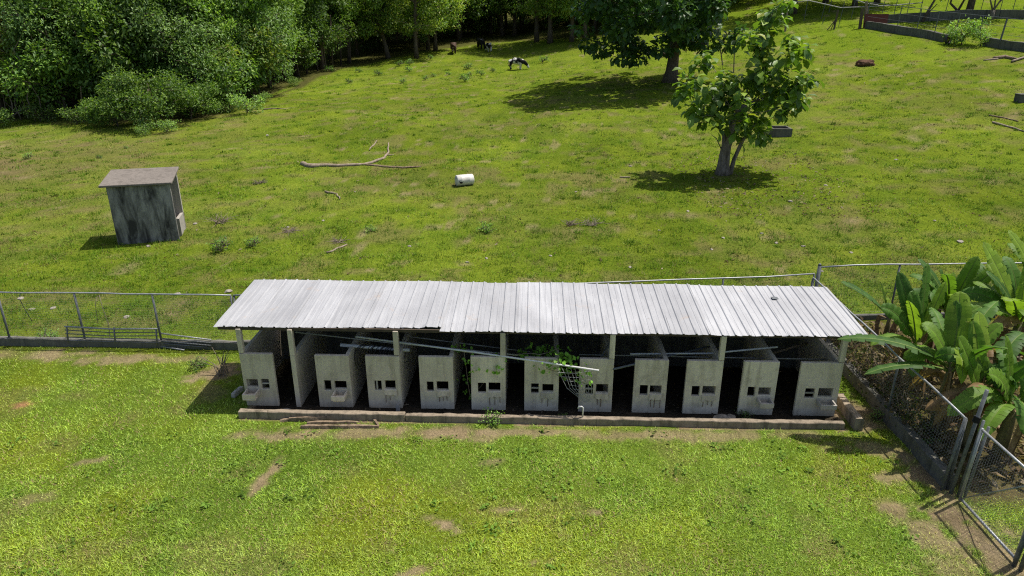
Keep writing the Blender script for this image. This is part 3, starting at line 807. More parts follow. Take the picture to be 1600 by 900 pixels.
def fence(name, pts, label, post_sp, rail_h=1.64, kerb_h=0.24, posts=None, mesh=True, rail=True, end_post=0.0, kerb_mat='concrete_old', wire_r=0.0030, cell=0.075):
    root = empty(name, (pts[0][0], pts[0][1], 0)); T(root, label, 'fence')
    o0 = Vector((pts[0][0], pts[0][1], 0))
    for a, b in zip(pts[:-1], pts[1:]):
        a = Vector((a[0], a[1], 0)); b = Vector((b[0], b[1], 0)); L = (b - a).length
        za, zb = H(a.x, a.y), H(b.x, b.y)
        n = max(1, round(L / post_sp))
        nrm = Vector((-(b - a).y, (b - a).x, 0)).normalized()
        if kerb_h:
            mb = rough_bar(0, L, -0.09, 0.09, -0.15, kerb_h, int(L / 0.3) + 1, 0.014)
            o = mb.build('concrete_base', M[kerb_mat], root, bevel=0.012, loc=a - o0 + Vector((0, 0, min(za, zb)))); o.rotation_euler.z = math.atan2((b - a).y, (b - a).x)
        for i in range(n + 1):
            if i == n and b != Vector((pts[-1][0], pts[-1][1], 0)): continue
            p = a.lerp(b, i / n); z = H(p.x, p.y)
            q = p - o0
            tilt = Vector((rnd.uniform(-.02, .02), rnd.uniform(-.02, .02), 0))
            MB().tube([q + Vector((0, 0, z - 0.2)), q + Vector((0, 0, z + rail_h - .02)) + tilt], 0.030, 8).build('post', M['steel_dark'], root, smooth=True)
        if rail:
            m = 12
            MB().tube([(a.lerp(b, i / m) - o0) + Vector((0, 0, H(*a.lerp(b, i / m).xy) + rail_h + 0.008 * math.sin(i * 1.3))) for i in range(m + 1)], 0.024, 8).build('top_rail', M['steel'], root, smooth=True)
        if mesh:
            V, F = chainlink(a, b, kerb_h + 0.03 + za, rail_h - 0.03 + (za + zb) / 2, cell, wire_r)
            V = V - np.array([o0.x, o0.y, 0])[None]
            w = link('wire_mesh', np_mesh('wire_mesh', V, F), M['wire'], root); w["kind"] = "stuff"
    return root
_a, _b = atz(-6, 456, 1.64), atz(361, 462, 1.64); _e = _a - (_b - _a) / 3
FL = [(_e.x, _e.y), (_b.x, _b.y)]
FR = [(_b.x + .06, _b.y), (9.05, 19.75)]
FE = [(9.2, 19.78), (21.5, 20.5)]
fence('chain_link_fence', FL, 'galvanised chain link fence on a low concrete base left of the shed', (_b - _a).length / 3)
fence('chain_link_fence', FR, 'galvanised chain link fence running behind the shed roof', 2.6)
fence('chain_link_fence', FE, 'galvanised chain link fence behind the banana plants', 2.6, rail_h=1.78)
fence('chain_link_fence', [(8.92, 19.5), (8.80, 11.75)], 'chain link fence with thick concrete base between lawn and banana plants', 2.6, kerb_h=0.34, kerb_mat='concrete_old')
# tall corner post
q = Vector((9.12, 19.66, 0)); mb = MB().tube([(0, 0, -.2), (0, 0, 1.98)], 0.05, 8); mb.tube([(0, 0, 1.98), (0, 0, 2.03)], [0.056, 0.03], 8)
T(mb.build('corner_post', M['steel_dark'], loc=q, smooth=True), 'thick dark corner post where the fences meet behind the shed roof', 'post')

# ---- gate and posts at the lower right
GX, GY0, GY1 = 8.78, 11.35, 9.72
gp = empty('gate_post', (GX, 11.62, 0)); T(gp, 'tall leaning steel gate post strapped to a cluster of pipes at the fence end', 'post')
MB().tube([(0.0, 0, -.2), (0.16, 0.0, 2.36)], 0.036, 10).build('post', M['steel_dark'], gp, smooth=True)
MB().tube([(0.11, 0, 1.66), (0.125, 0, 1.78)], 0.065, 8).build('clamp', M['black'], gp)
for k, (dx, dy, h) in enumerate(((-0.12, 0.10, 1.70), (0.10, -0.09, 1.75), (0.17, -0.17, 1.66), (-0.05, .16, 1.62))):
    MB().tube([(dx, dy, -.1), (dx + 0.09, dy, h)], 0.027, 8).build('brace_pipe', M['steel_dark'], gp, smooth=True)
def gate(x, y0, y1, h, label):
    root = empty('mesh_gate', (x, y0, 0)); T(root, label, 'gate')
    d = y1 - y0
    MB().tube([(0, 0, 0.09), (0, d, 0.09)], 0.026, 8).build('bottom_rail', M['steel'], root, smooth=True)
    MB().tube([(0.05, 0, h), (0.05, d, h)], 0.026, 8).build('top_rail', M['steel'], root, smooth=True)
    for yy in (0, d): MB().tube([(0, yy, 0.05), (0.05, yy, h + .03)], 0.028, 8).build('stile', M['steel'], root, smooth=True)
    MB().tube([(0.0, 0.02 * math.copysign(1, d), .1), (0.05, d * .98, h)], 0.014, 6).build('brace', M['steel'], root, smooth=True)
    V, F = chainlink((0.025, 0, 0), (0.025, d, 0), 0.1, h, 0.062, 0.0028)
    w = link('wire_mesh', np_mesh('wire_mesh', V, F), M['wire'], root); w["kind"] = "stuff"
gate(GX + .02, GY0, GY1, 1.66, 'wire mesh gate standing between the two clusters of pipes at the lower right')
gp2 = empty('gate_post', (GX + 0.02, 9.55, 0)); T(gp2, 'cluster of steel posts at the lower right corner of the picture', 'post')
for k, (dx, dy, h) in enumerate(((0, 0, 1.9), (0.11, -0.12, 1.8), (0.0, -0.22, 1.8), (-0.05, 0.1, 0.95))):
    MB().tube([(dx, dy, -.1), (dx + 0.05, dy, h)], 0.038, 8).build('post', M['steel_dark'], gp2, smooth=True)
gate(GX + .04, 9.25, 7.4, 1.66, 'wire mesh gate cut off by the lower right corner of the picture')
# ---- old gate leaf and bars on the left fence
q0 = atz(150, 535, 0.25)
a0, a1 = atz(108, 530, 0.28), atz(252, 533, 0.28)
root = empty('old_gate_leaf', a0); T(root, 'rusty barred gate leaf leaning against the left fence base', 'gate')
d = (a1 - a0); d.z = 0; Lg = d.length; root.rotation_euler.z = math.atan2(d.y, d.x)
for k in range(5):
    z = 0.02 + k * 0.10
    MB().tube([(0, -0.13 + .02 * k, z), (Lg * .5, -0.13 + .02 * k, z - (.05 if k > 1 else 0.01)), (Lg, -0.13 + .02 * k, z - .01)], 0.014 if k < 4 else 0.022, 6).build('bar', M['steel_dark'] if k < 4 else M['steel'], root, smooth=True)
for t in (0.02, 0.53, 0.98): MB().tube([(Lg * t, -0.14, -0.05), (Lg * t, -0.04, 0.42)], 0.022, 6).build('upright', M['steel_dark'], root, smooth=True)
for k, (a, b, lb) in enumerate((((252, 521), (330, 531), 'topmost pipe of the heap against the left fence'), ((254, 529), (333, 536), 'second pipe of the heap against the left fence'), ((252, 533), (330, 540), 'third pipe of the heap against the left fence'),
                            ((256, 537), (326, 543), 'fourth pipe of the heap against the left fence'), ((250, 541), (288, 547), 'short pale pipe lying lowest in front of the pipe heap'))):
    zz = (0.42, 0.30, 0.24, 0.17, 0.07)[k]; zz2 = (0.26, 0.24, 0.18, 0.12, .05)[k]
    pipe_thing('scrap_pipe', [atz(*a, zz), atz(*b, zz2)], 0.02, M['steel'] if k in (0, 4) else M['steel_dark'], lb, 'pipe', n=6)
# stone and cord hanging on the left fence
q = aty(32, 467, 18.5); rock(q, 0.1, 'grey stone wedged on the wire near the left end of the fence')
pipe_thing('cord', [aty(31, 460, 18.5), aty(32, 470, 18.5), aty(40, 485, 18.45), aty(50, 502, 18.45)], 0.010, M['rubber'], 'dark cord hanging from the top rail at the left end', 'cord', n=5)
pipe_thing('cord', [aty(152, 463, 18.45), aty(149, 475, 18.4), aty(153, 505, 18.4)], 0.008, M['twig'], 'dry stem hanging on the left fence, shorter one of two', 'stem', n=5)
pipe_thing('cord', [aty(155, 461, 18.45), aty(160, 480, 18.4), aty(170, 508, 18.4), aty(172, 530, 18.35)], 0.009, M['twig'], 'dry stem hanging on the left fence, longer one of two', 'stem', n=5)
# ================================================================== trees
def skeleton(base_r, trunk_pts, tips, seed, twig=0.02):
    """limbs: grow from the trunk to each tip by joining the nearest lower node"""
    r = random.Random(seed); mb = MB()
    n = len(trunk_pts)
    rad = [base_r * (1 - 0.55 * i / (n - 1)) for i in range(n)]; rad[0] *= 1.35
    mb.tube(trunk_pts, rad, 9)
    nodes = []
    for i in range(1, n): nodes.append((Vector(trunk_pts[i]), rad[i]))
    for i in range(1, n - 1): nodes.append(((Vector(trunk_pts[i]) + Vector(trunk_pts[i + 1])) / 2, (rad[i] + rad[i + 1]) / 2))
    ctr = Vector(trunk_pts[-1])
    for tp in sorted(tips, key=lambda t: (t - ctr).length):
        best = min(nodes, key=lambda nd: (nd[0] - tp).length + (1.5 * max(0, nd[0].z - tp.z + 0.3)))
        a, ra = best; d = tp - a
        m = 4; r0 = min(ra * 0.62, 0.10 + 0.02 * d.length); pts = []; rs = []
        for i in range(m + 1):
            t = i / m
            p = a + d * t + Vector((0, 0, 0.10 * d.length * math.sin(math.pi * t)))
            if 0 < i < m: p += Vector((r.uniform(-1, 1), r.uniform(-1, 1), r.uniform(-.6, .6))) * 0.07 * d.length
            pts.append(p); rs.append(r0 * (1 - t) + twig * t)
        mb.tube(pts, rs, 5)
        for i in (1, 2, 3): nodes.append((pts[i], rs[i]))
    return mb

def leaf_cluster(tips, rads, per, L, cols, seed, tmpl=KITE, ratio=0.5, droop=0.35, up=0.8, flat=0.75):
    g = np.random.default_rng(seed); Cs = []; Ds = []; Ns = []; Ls = []; Ks = []
    cols = np.array(cols)
    for tp, rr in zip(tips, rads):
        n = max(4, int(per * (rr ** 2) * g.uniform(0.8, 1.2)))
        d = unit(g.normal(size=(n, 3))); d[:, 2] = d[:, 2] * 0.9 + 0.15
        rad = rr * g.uniform(0.35, 1.0, n) ** 0.6
        c = np.array(tp)[None] + d * rad[:, None] * np.array([1, 1, flat])[None]
        Cs.append(c)
        dr = d + 0.8 * g.normal(size=(n, 3)); dr[:, 2] -= droop
        Ds.append(dr); Ns.append(np.array([0, 0, up])[None] + 0.5 * d + 0.35 * g.normal(size=(n, 3)))
        Ls.append(L * g.uniform(0.65, 1.25, n))
        k = cols[g.integers(0, len(cols), n)] * g.uniform(0.75, 1.3, n)[:, None] * g.uniform(0.85, 1.15)
        Ks.append(k)
    C = np.concatenate(Cs); D = np.concatenate(Ds); Nn = np.concatenate(Ns); Lh = np.concatenate(Ls); K = np.concatenate(Ks)
    return leaf_arrays(C, D, Nn, Lh, Lh * ratio, tmpl, K)

DARK = [(0.034, 0.068, 0.013), (0.048, 0.088, 0.015), (0.064, 0.105, 0.018), (0.028, 0.055, 0.014)]
MID = [(0.058, 0.100, 0.016), (0.078, 0.125, 0.020), (0.095, 0.138, 0.020), (0.044, 0.080, 0.015)]
YELL = [(0.11, 0.135, 0.020), (0.085, 0.12, 0.018), (0.14, 0.15, 0.028), (0.065, 0.10, 0.016)]
GREY = [(0.080, 0.125, 0.040), (0.065, 0.105, 0.034), (0.10, 0.145, 0.05), (0.05, 0.085, 0.025)]
VARS = {}
def variant(key, h, r, crown0, ncl, per, L, cols, seed, tr=0.2, ratio=0.5, cr=(0.7, 1.25), lean=0.0, tmpl=KITE):
    q = random.Random(seed); tips = []; rads = []
    cz = (h + crown0) / 2; hz_ = (h - crown0) / 2
    # lumpy crown: big lobes, clusters gathered on their outsides
    lobes = []
    for i in range(9):
        a = 2.4 * i + q.uniform(-.5, .5); e = q.uniform(-0.7, 0.95)
        lobes.append((Vector((math.cos(a) * r * 0.62 * math.sqrt(1 - min(1, e * e) * .6), math.sin(a) * r * 0.62 * math.sqrt(1 - min(1, e * e) * .6), cz + e * hz_ * 0.68)), q.uniform(0.30, 0.50)))
    if key.startswith('tall'):
        for i in range(26):
            a = q.uniform(0, 6.28); rr_ = r * q.uniform(.3, .85); tips.append(Vector((rr_ * math.cos(a), rr_ * math.sin(a), q.uniform(3.3, 5.2)))); rads.append(q.uniform(.7, 1.2))
    for i in range(ncl):
        c, s = lobes[i % 9]
        d = Vector((q.gauss(0, 1), q.gauss(0, 1), q.gauss(0.25, 1))).normalized()
        k = q.uniform(0.55, 1.0) ** 0.5
        p = c + Vector((d.x * r * s * k, d.y * r * s * k, d.z * hz_ * s * 1.25 * k))
        p.z = max(p.z, crown0 + 0.1)
        tips.append(p); rads.append(q.uniform(*cr) * (0.85 + 0.05 * r))
    top = h * 0.72
    tp = [Vector((lean * top * t * t + 0.12 * math.sin(5 * t + seed), 0.12 * math.sin(4 * t + 2 * seed), top * t)) for t in [i / 6 for i in range(7)]]
    trunk = skeleton(tr, tp, tips, seed)
    tm = bpy.data.meshes.new('trunk'); tm.from_pydata(trunk.v, [], trunk.f); tm.materials.append(M['bark'])
    tm.polygons.foreach_set("use_smooth", np.ones(len(tm.polygons), dtype=bool))
    V, F, C = leaf_cluster(tips, rads, per, L, cols, seed, ratio=ratio, tmpl=tmpl)
    cm = np_mesh('crown', V, F, C); cm.materials.append(M['leaf'])
    VARS[key] = (tm, cm)
def place(key, name, p, s=1.0, sz=1.0, rz=None, label='', cat='tree', group=None, tilt=0):
    tm, cm = VARS[key]
    o = empty(name, (p[0], p[1], p[2] - 0.05)); o.scale = (s, s, s * sz); o.rotation_euler = (0, tilt, rnd.uniform(0, 6.28) if rz is None else rz)
    a = bpy.data.objects.new('trunk' if cat == 'tree' else 'stems', tm); COL.objects.link(a); a.parent = o
    b = bpy.data.objects.new('crown' if cat == 'tree' else 'foliage', cm); COL.objects.link(b); b.parent = o
    T(o, label, cat, group); return o
variant('dark_a', 12.5, 4.6, 0.5, 120, 100, 0.29, DARK, 1)
variant('dark_b', 13.5, 5.0, 1.0, 120, 95, 0.30, MID, 2)
variant('tall', 14.5, 5.2, 3.4, 120, 62, 0.38, DARK + MID, 3, tr=0.30)
variant('dry_tree', 11.5, 3.6, 1.5, 85, 60, 0.24, [(0.12, 0.095, 0.045), (0.085, 0.085, 0.03), (0.15, 0.12, 0.06), (0.07, 0.085, 0.022)], 19, tr=0.16)
variant('tall_light', 14.5, 5.0, 3.6, 120, 62, 0.36, MID + YELL, 13, tr=0.30)
variant('yellow', 11.0, 4.0, 0.8, 80, 48, 0.32, YELL + MID, 4)
variant('grey', 7.5, 3.2, 1.2, 75, 70, 0.22, GREY, 5, tr=0.14, ratio=0.42, cr=(0.55, 0.95))
variant('bush', 3.9, 3.0, 0.1, 100, 150, 0.21, MID + DARK, 6, tr=0.08, cr=(0.55, 0.85), ratio=0.55)
variant('bush_yellow', 3.9, 3.0, 0.1, 95, 130, 0.20, YELL, 16, tr=0.08, cr=(0.55, 0.85), ratio=0.5)
variant('bush_grey', 4.2, 2.9, 0.1, 95, 150, 0.16, GREY, 17, tr=0.08, cr=(0.5, 0.8), ratio=0.45)
variant('shrub', 2.0, 1.5, 0.05, 40, 110, 0.20, MID + GREY, 7, tr=0.05, cr=(0.35, 0.6), ratio=0.55)
variant('weed', 0.55, 0.55, 0.0, 26, 560, 0.085, [(0.065, 0.12, 0.02), (0.09, 0.15, 0.03), (0.05, 0.10, 0.018)], 8, tr=0.012, cr=(0.10, 0.2), ratio=0.55)

def onborder(px, py, back=0.0, side=0.0):
    p = gat(px, py); d = Vector((p.x, p.y, 0)).normalized()
    x, y = p.x + d.x * back + side, p.y + d.y * back
    return (x, y, H(x, y))
FG = 'trees crowded along the forest edge'
L_DARK = 'dense dark green tree in the forest at the upper left'
L_MID = 'bright green leafy tree in the forest at the upper left'
L_TALL = 'tall tree with bare trunk at the far end of the pasture'
# front row of the left wood
FRONT = [(-40, 190, 3, 'dark_b', .95, 'mid green tree leaning in at the left picture edge'), (25, 188, 5, 'yellow', 1.0, 'yellowish green tree furthest left along the forest edge'), (85, 190, 4.5, 'yellow', 0.85, 'yellowish green tree second from the left along the forest edge'),
      (140, 192, 6, 'dark_a', .95, 'dark green tree at the forest edge above the left shoulder of the outhouse'), (205, 195, 8, 'dark_b', .9, 'mid green tree at the forest edge straight above the outhouse roof'), (265, 190, 7.5, 'dark_a', .95, 'dark green tree behind the feathery grey green one'),
      (320, 182, 7, 'dark_b', .85, 'mid green tree between the feathery tree and the forest corner'), (372, 172, 7.5, 'dark_a', 1.0, 'dark green tree behind the small pale trunked tree'), (425, 148, 6, 'dark_b', .95, 'mid green tree standing at the forest corner'), (465, 130, 6, 'dark_a', 1.0, 'dark green tree just past the forest corner'),
      (505, 118, 6.5, 'tall', .85, 'tall tree with bare trunk in the shady bay past the forest corner'), (545, 108, 7, 'dark_b', .95, 'mid green tree at the shady bay left of the leaning trunk')]
for (px, py, bk, key, s, lb) in FRONT:
    place(key, 'forest_tree', onborder(px, py, bk), s, rnd.uniform(.95, 1.1), label=lb)
# dry brownish trees hung with vines at the far left
for (px, bk, s, lb) in ((8, 2.6, .95, 'half dry brownish tree hung with vines at the upper left corner'), (48, 3.4, .8, 'half dry olive tree beside the vine hung one at the upper left')):
    place('dry_tree', 'forest_tree', onborder(px, 188, bk), s, 1.0, label=lb)
# rows behind
for row, back in enumerate((12, 18, 25, 34)):
    for k in range(11):
        px = -60 + k * 62 + row * 21 + rnd.uniform(-15, 15); py = float(np.interp(px, [b[0] for b in bord_px], [b[1] for b in bord_px]))
        place(rnd.choice(('dark_a', 'dark_b', 'dark_a', 'tall')), 'forest_tree', onborder(px, py, back + rnd.uniform(-2, 2)), rnd.uniform(.75, .98), rnd.uniform(.95, 1.1), label='dense green tree deep inside the left forest behind the front row', group='trees deep in the left forest')
# grey green small tree and shrubs in front of the left wood
place('grey', 'small_tree', onborder(300, 183, 2.2), 1.12, 0.95, label='feathery grey green tree rising behind the big round bush', cat='tree')
place('grey', 'small_tree', onborder(404, 152, 1.0), 0.85, 0.9, label='small pale tree with visible grey trunk at the forest corner', cat='tree')
place('bush', 'forest_bush', onborder(240, 203, 1.5), 1.0, 1.0, label='big round glossy green bush at the forest edge behind the outhouse', cat='bush')
place('bush', 'forest_bush', onborder(185, 203, 2.2), 0.78, .95, label='broad green bush joined to the left of the big round bush', cat='bush')
place('bush', 'forest_bush', onborder(300, 192, 2.0), 0.75, .9, label='green bush joined to the right of the big round bush', cat='bush')
for (px, py, s, lb) in ((62, 192, .9, 'low pale green shrub below the yellowish trees at the left'), (120, 195, .8, 'low green shrub just left of the big round bush'), (385, 178, .95, 'leafy shrub beside the pale trunk at the forest corner'),
                        (360, 176, .7, 'low green shrub below the forest corner, left of the leafy one'), (412, 160, .5, 'small leafy shrub with yellow leaves at the forest corner'), (262, 208, .6, 'small yellowish shrub in front of the big round bush'),
                        (226, 212, .5, 'small dark shrub at the foot of the big round bush'), (460, 135, .5, 'small pale shrub at the shaded forest rim'), (0, 200, .9, 'green shrub at the left picture edge below the forest')):
    place('shrub', 'shrub', onborder(px, py, .3), s, 0.9, label=lb, cat='shrub')
# leafy bushes filling the forest edge down to the ground
for k, (px, py, bk, s) in enumerate(((15, 186, 3.2, 1.5), (60, 186, 4.5, 1.7), (105, 190, 3.6, 1.5), (150, 190, 5, 1.8), (215, 190, 6, 1.9), (275, 186, 6, 1.9), (330, 180, 4, 1.5), (352, 172, 6, 1.8), (395, 160, 5, 1.6), (-25, 188, 2.5, 1.6), (380, 168, 9, 1.9), (430, 138, 7, 1.6), (250, 186, 9, 2.2), (120, 186, 9, 2.2), (40, 186, 8, 2.2))):
    place(('bush_yellow', 'bush_yellow', 'bush', 'bush_grey', 'bush', 'bush_grey', 'bush', 'bush_yellow', 'bush_grey', 'bush_yellow', 'bush', 'bush', 'bush_grey', 'bush_yellow', 'bush')[k], 'forest_bush', onborder(px, py, bk), s, rnd.uniform(1.0, 1.25), label=('yellowish thicket bush at the foot of the left forest', 'broad yellowish thicket bush below the yellowish trees', 'green thicket bush left of the big round bush', 'tall grey green thicket bush left behind the big round bush', 'tall green thicket bush straight behind the big round bush', 'grey green thicket bush right behind the big round bush', 'green thicket bush right of the big round bush', 'yellow green thicket bush below the forest corner', 'grey green thicket bush at the forest corner', 'yellowish thicket bush at the left picture edge', 'tall green thicket bush deeper behind the forest corner', 'green thicket bush past the forest corner', 'highest grey green thicket bush above the big round bush', 'highest yellow green thicket bush at the left', 'highest green thicket bush near the left picture edge')[k], cat='bush')
# thin understorey trunks in the shaded gap
for k, (px, py, hh) in enumerate(((437, 128, 5), (446, 130, 4), (468, 122, 5), (480, 118, 5), (497, 113, 6), (510, 112, 5), (520, 108, 6), (533, 104, 6), (548, 102, 6))):
    p = onborder(px, py, 1.5); a = rnd.uniform(-.12, .12)
    mb = MB().tube([(0, 0, -.1), (a * hh * .5, 0.1, hh * .5), (a * hh + .1, 0, hh)], [0.11, 0.085, 0.05], 6); mb.tube([(a * hh * .5, .1, hh * .5), (a * hh * .5 + .7, .3, hh * .8)], [.05, .02], 5)
    T(mb.build('sapling', M['bark'], loc=p, smooth=True), 'slim dark trunk standing in the shade of the forest corner', 'sapling', 'slim trunks in the shade of the forest corner')
# bare vine stems at the far left
for k in range(8):
    p = onborder(-10 + k * 11, 190 - k % 3, 0.2 + .6 * (k % 3)); hh = rnd.uniform(6, 10)
    pts = [(rnd.uniform(-.5, .5) * t * 3, rnd.uniform(-.3, .3) * t, hh * t) for t in (0, .2, .4, .6, .8, 1)]
    T(MB().tube(pts, [.05, .045, .04, .035, .03, .02], 5).build('liana', M['twig'], loc=p, smooth=True), 'bare greyish brown vine stem at the left forest end', 'vine', 'bare vine stems at the left end')
# pale dead branches against the wood
for (px, py, y_, lb) in ((130, 110, 0, 'pale dead branch among the left forest leaves'), (20, 172, 0, 'pale fallen branch at the foot of the left forest'),):
    p = onborder(px if px > 30 else 20, 186, 0.8); zz = 3.2 if px > 30 else 0.1
    mb = MB().tube([(0, 0, 0 if zz < 1 else -3.2), (.5, 0, .3 if zz < 1 else 0), (1.4, .1, .9), (2.0, .2, .8)], [.07, .06, .05, .02], 5); mb.tube([(.5, 0, .3 if zz < 1 else 0), (-.3, .1, 1.1), (-.5, .2, 2.0)], [.05, .03, .015], 5)
    T(mb.build('dead_branch', M['dead_wood'], loc=(p[0], p[1], p[2] + zz), smooth=True), lb, 'branch')

# far end of the pasture: trunks with crowns above the frame
TALLS = [(606, 92, 'leaning', .95, 'tall tree with a leaning trunk at the far pasture edge'), (652, 92, '', .95, 'tall tree with straight trunk just right of the leaning one'), (803, 56, '', 1.05, 'tall tree deep in the wood behind the black cow'), (681, 80, '', .9, 'right one of two close trunks left of the brown cow'), (668, 78, '', .85, 'left one of two close trunks left of the brown cow'),
           (840, 66, '', 1.1, 'thick trunked tree above the head of the grazing cow'), (860, 68, '', 1.15, 'thick trunked tree right next to the one above the grazing cow'), (892, 66, '', 1.0, 'third of the trunks above and right of the grazing cow'), (915, 64, '', .9, 'trunk nearest to the large dark broad leaved tree in the far wood')]
for (px, py, kind, s, lb) in TALLS:
    place('tall_light', 'pasture_tree', onborder(px, py, 0.5), s, 1.0, label=lb, tilt=R(-12) if kind else 0, rz=0 if kind else None)
for row, back in enumerate((9, 16, 24, 33, 45)):
    for k in range(10):
        px = 590 + k * 66 + (row % 2) * 33 + rnd.uniform(-14, 14)
        py = float(np.interp(px, [600, 700, 800, 900, 1000, 1240], [92, 76, 62, 60, 52, 36]))
        if px > 1150 and row < 2: continue
        place(rnd.choice(('dark_a', 'tall', 'dark_b') if row < 1 else ('dark_a', 'dark_b')), 'forest_tree', onborder(px, py, back), rnd.uniform(.95, 1.25), rnd.uniform(.95, 1.15), label='dark green tree in the wood beyond the grazing cows', group='trees of the wood beyond the cows')
for (px, py, s) in ((705, 56, 1.2), (735, 52, 1.2), (760, 50, 1.0), (690, 60, 1.0), (718, 54, 1.1)):
    place('shrub', 'shrub', onborder(px, py, 1), s * 1.2, 1.1, label='bright leafy shrub at the foot of the far wood behind the cows', cat='shrub', group='shrubs at the foot of the far wood')
for k in range(13):
    px = 585 + k * 45 + rnd.uniform(-12, 12); py = float(np.interp(px, [600, 700, 800, 900, 1000, 1240], [88, 62, 54, 50, 46, 36]))
    if px > 1120: continue
    place(('bush', 'bush_grey', 'bush')[k % 3], 'wood_bush', onborder(px, py, 7 + 5 * (k % 3)), rnd.uniform(1.2, 2.0), 1.2, label='dark undergrowth bush between the trunks of the far wood', cat='bush', group='undergrowth bushes of the far wood')
    place('dark_a', 'forest_tree', onborder(px + 20, py, 20 + 8 * (k % 2)), 1.3, 1.0, label='dark green tree in the wood beyond the grazing cows', group='trees of the wood beyond the cows')
# lighter foliage hanging in front of the far wood
place('yellow', 'forest_tree', onborder(722, 64, 4), .9, 1.0, label='lighter yellow green tree behind the brown cow', cat='tree')
place('grey', 'small_tree', onborder(650, 86, 1.5), .8, 1.0, label='small bright green tree between the bare trunks at the far pasture edge', cat='tree')

# ---- big dark broad-leaved tree
def broad_tree(name, base, trunk_r, trunk_top, tips, rads, per, L, cols, seed, label, bark='bark', extra=None, up=.8):
    o = empty(name, base); T(o, label, 'tree')
    tp = [Vector((0.1 * math.sin(3 * t), 0.1 * math.sin(4 * t + 1), -0.1 + (trunk_top + .1) * t)) for t in [i / 5 for i in range(6)]]
    sk = skeleton(trunk_r, tp, tips, seed, 0.03)
    if extra: extra(sk)
    sk.build('trunk', M[bark], o, smooth=True)
    V, F, C = leaf_cluster(tips, rads, per, L, cols, seed, tmpl=OVAL, ratio=0.62, droop=0.6, up=up)
    link('crown', np_mesh('crown', V, F, C), M['teak_leaf'], o)
    return o
bp = gat(1048, 128)
g = random.Random(21); tips = []; rads = []
for i in range(150):
    while True:
        d = Vector((g.uniform(-1, 1), g.uniform(-1, 1), g.uniform(-1, 1)))
        if 0.35 < d.length < 1: break
    p = Vector((-2.0 + d.x * 7.6, d.y * 7.6, 8.4 + d.z * 6.2))
    # lower skirt hangs lower on the left
    if p.z < 3.0 and p.x > 1.2: p.z += 1.6
    tips.append(p); rads.append(g.uniform(.8, 1.3))
for (dx, dz) in ((-7.5, 3.2), (-6.2, 2.6), (-4.6, 2.2), (-3.2, 2.0), (-2.4, 2.6), (-1.2, 2.8), (2.2, 3.2), (4.2, 3.3), (5.2, 4.0), (-8.2, 4.4)):
    tips.append(Vector((dx, g.uniform(-3, 1), dz))); rads.append(g.uniform(.8, 1.15))
broad_tree('broad_leaved_tree', bp, 0.62, 5.0, tips, rads, 64, 0.56, [(0.026, 0.055, 0.014), (0.034, 0.072, 0.016), (0.045, 0.088, 0.018), (0.028, 0.06, 0.02)], 22, 'large dark broad leaved tree casting a wide shadow beyond the small tree')
# ---- smaller broad-leaved tree in the pasture
sp = gat(1131, 272); SY = sp.y
cl = [(1095, 95), (1080, 122), (1068, 150), (1085, 165), (1108, 150), (1128, 120), (1150, 118), (1115, 175), (1140, 160), (1162, 150), (1150, 185), (1130, 192), (1172, 178), (1190, 190), (1195, 160), (1218, 150),
      (1240, 150), (1246, 160), (1226, 166), (1205, 135), (1190, 110), (1180, 118), (1218, 115), (1170, 62), (1188, 75), (1200, 52), (1195, 92), (1210, 20), (1200, 30), (1222, 5), (1240, 62), (1252, 80), (1232, 90), (1258, 122), (1245, 135), (1178, 135), (1100, 178), (1165, 200), (1140, 140), (1120, 140), (1190, 205)]
tips = []; g = random.Random(5)
for (px, py) in cl:
    for rep in range(2):
        w = aty(px + g.uniform(-6, 6), py + g.uniform(-6, 6), SY + g.uniform(-1.5, 1.5)); tips.append(w - sp)
tt = empty('young_broad_leaved_tree', sp); T(tt, 'young large leaved tree standing alone in the sunny pasture', 'tree')
trunkpts = [Vector((-.05, 0, -.1)), Vector((-.08, 0, .5)), Vector((-.06, 0, 1.1)), Vector((.0, 0, 1.8)), Vector((.25, 0, 2.7)), Vector((.7, 0, 3.6))]
sk = skeleton(0.36, trunkpts, [t for i, t in enumerate(tips) if i % 2 == 0], 9, 0.02)
sk.tube([(-.28, -.15, -.1), (-.26, -.15, .6), (-.16, -.12, 1.4), (-.3, -.1, 2.3)], [.20, .15, .14, .08], 7)
sk.tube([(.12, -.22, -.1), (.02, -.2, .7), (.06, -.15, 1.5), (.3, -.1, 2.2)], [.17, .13, .12, .07], 7)
sk.tube([(0.28, -.1, -.1), (0.42, -.1, .8), (0.75, -.1, 1.8), (1.3, 0, 2.6)], [0.14, 0.11, 0.10, 0.07], 7)
sk.tube([(-0.22, -.1, -.1), (-0.2, -.15, 1.1), (-0.18, -.1, 2.0)], [0.09, 0.06, 0.03], 6)
sk.tube([(-0.2, 0, 1.2), (-0.6, 0, 1.9), (-.9, 0, 2.1)], [0.035, 0.025, 0.012], 5)
sk.build('trunk', M['bark_pale'], tt, smooth=True)
gg = np.random.default_rng(4); Cs, Ds, Ns, Ls, Ks = [], [], [], [], []
TC = np.array([(0.055, 0.100, 0.014), (0.075, 0.130, 0.016), (0.095, 0.15, 0.018), (0.042, 0.080, 0.014)])
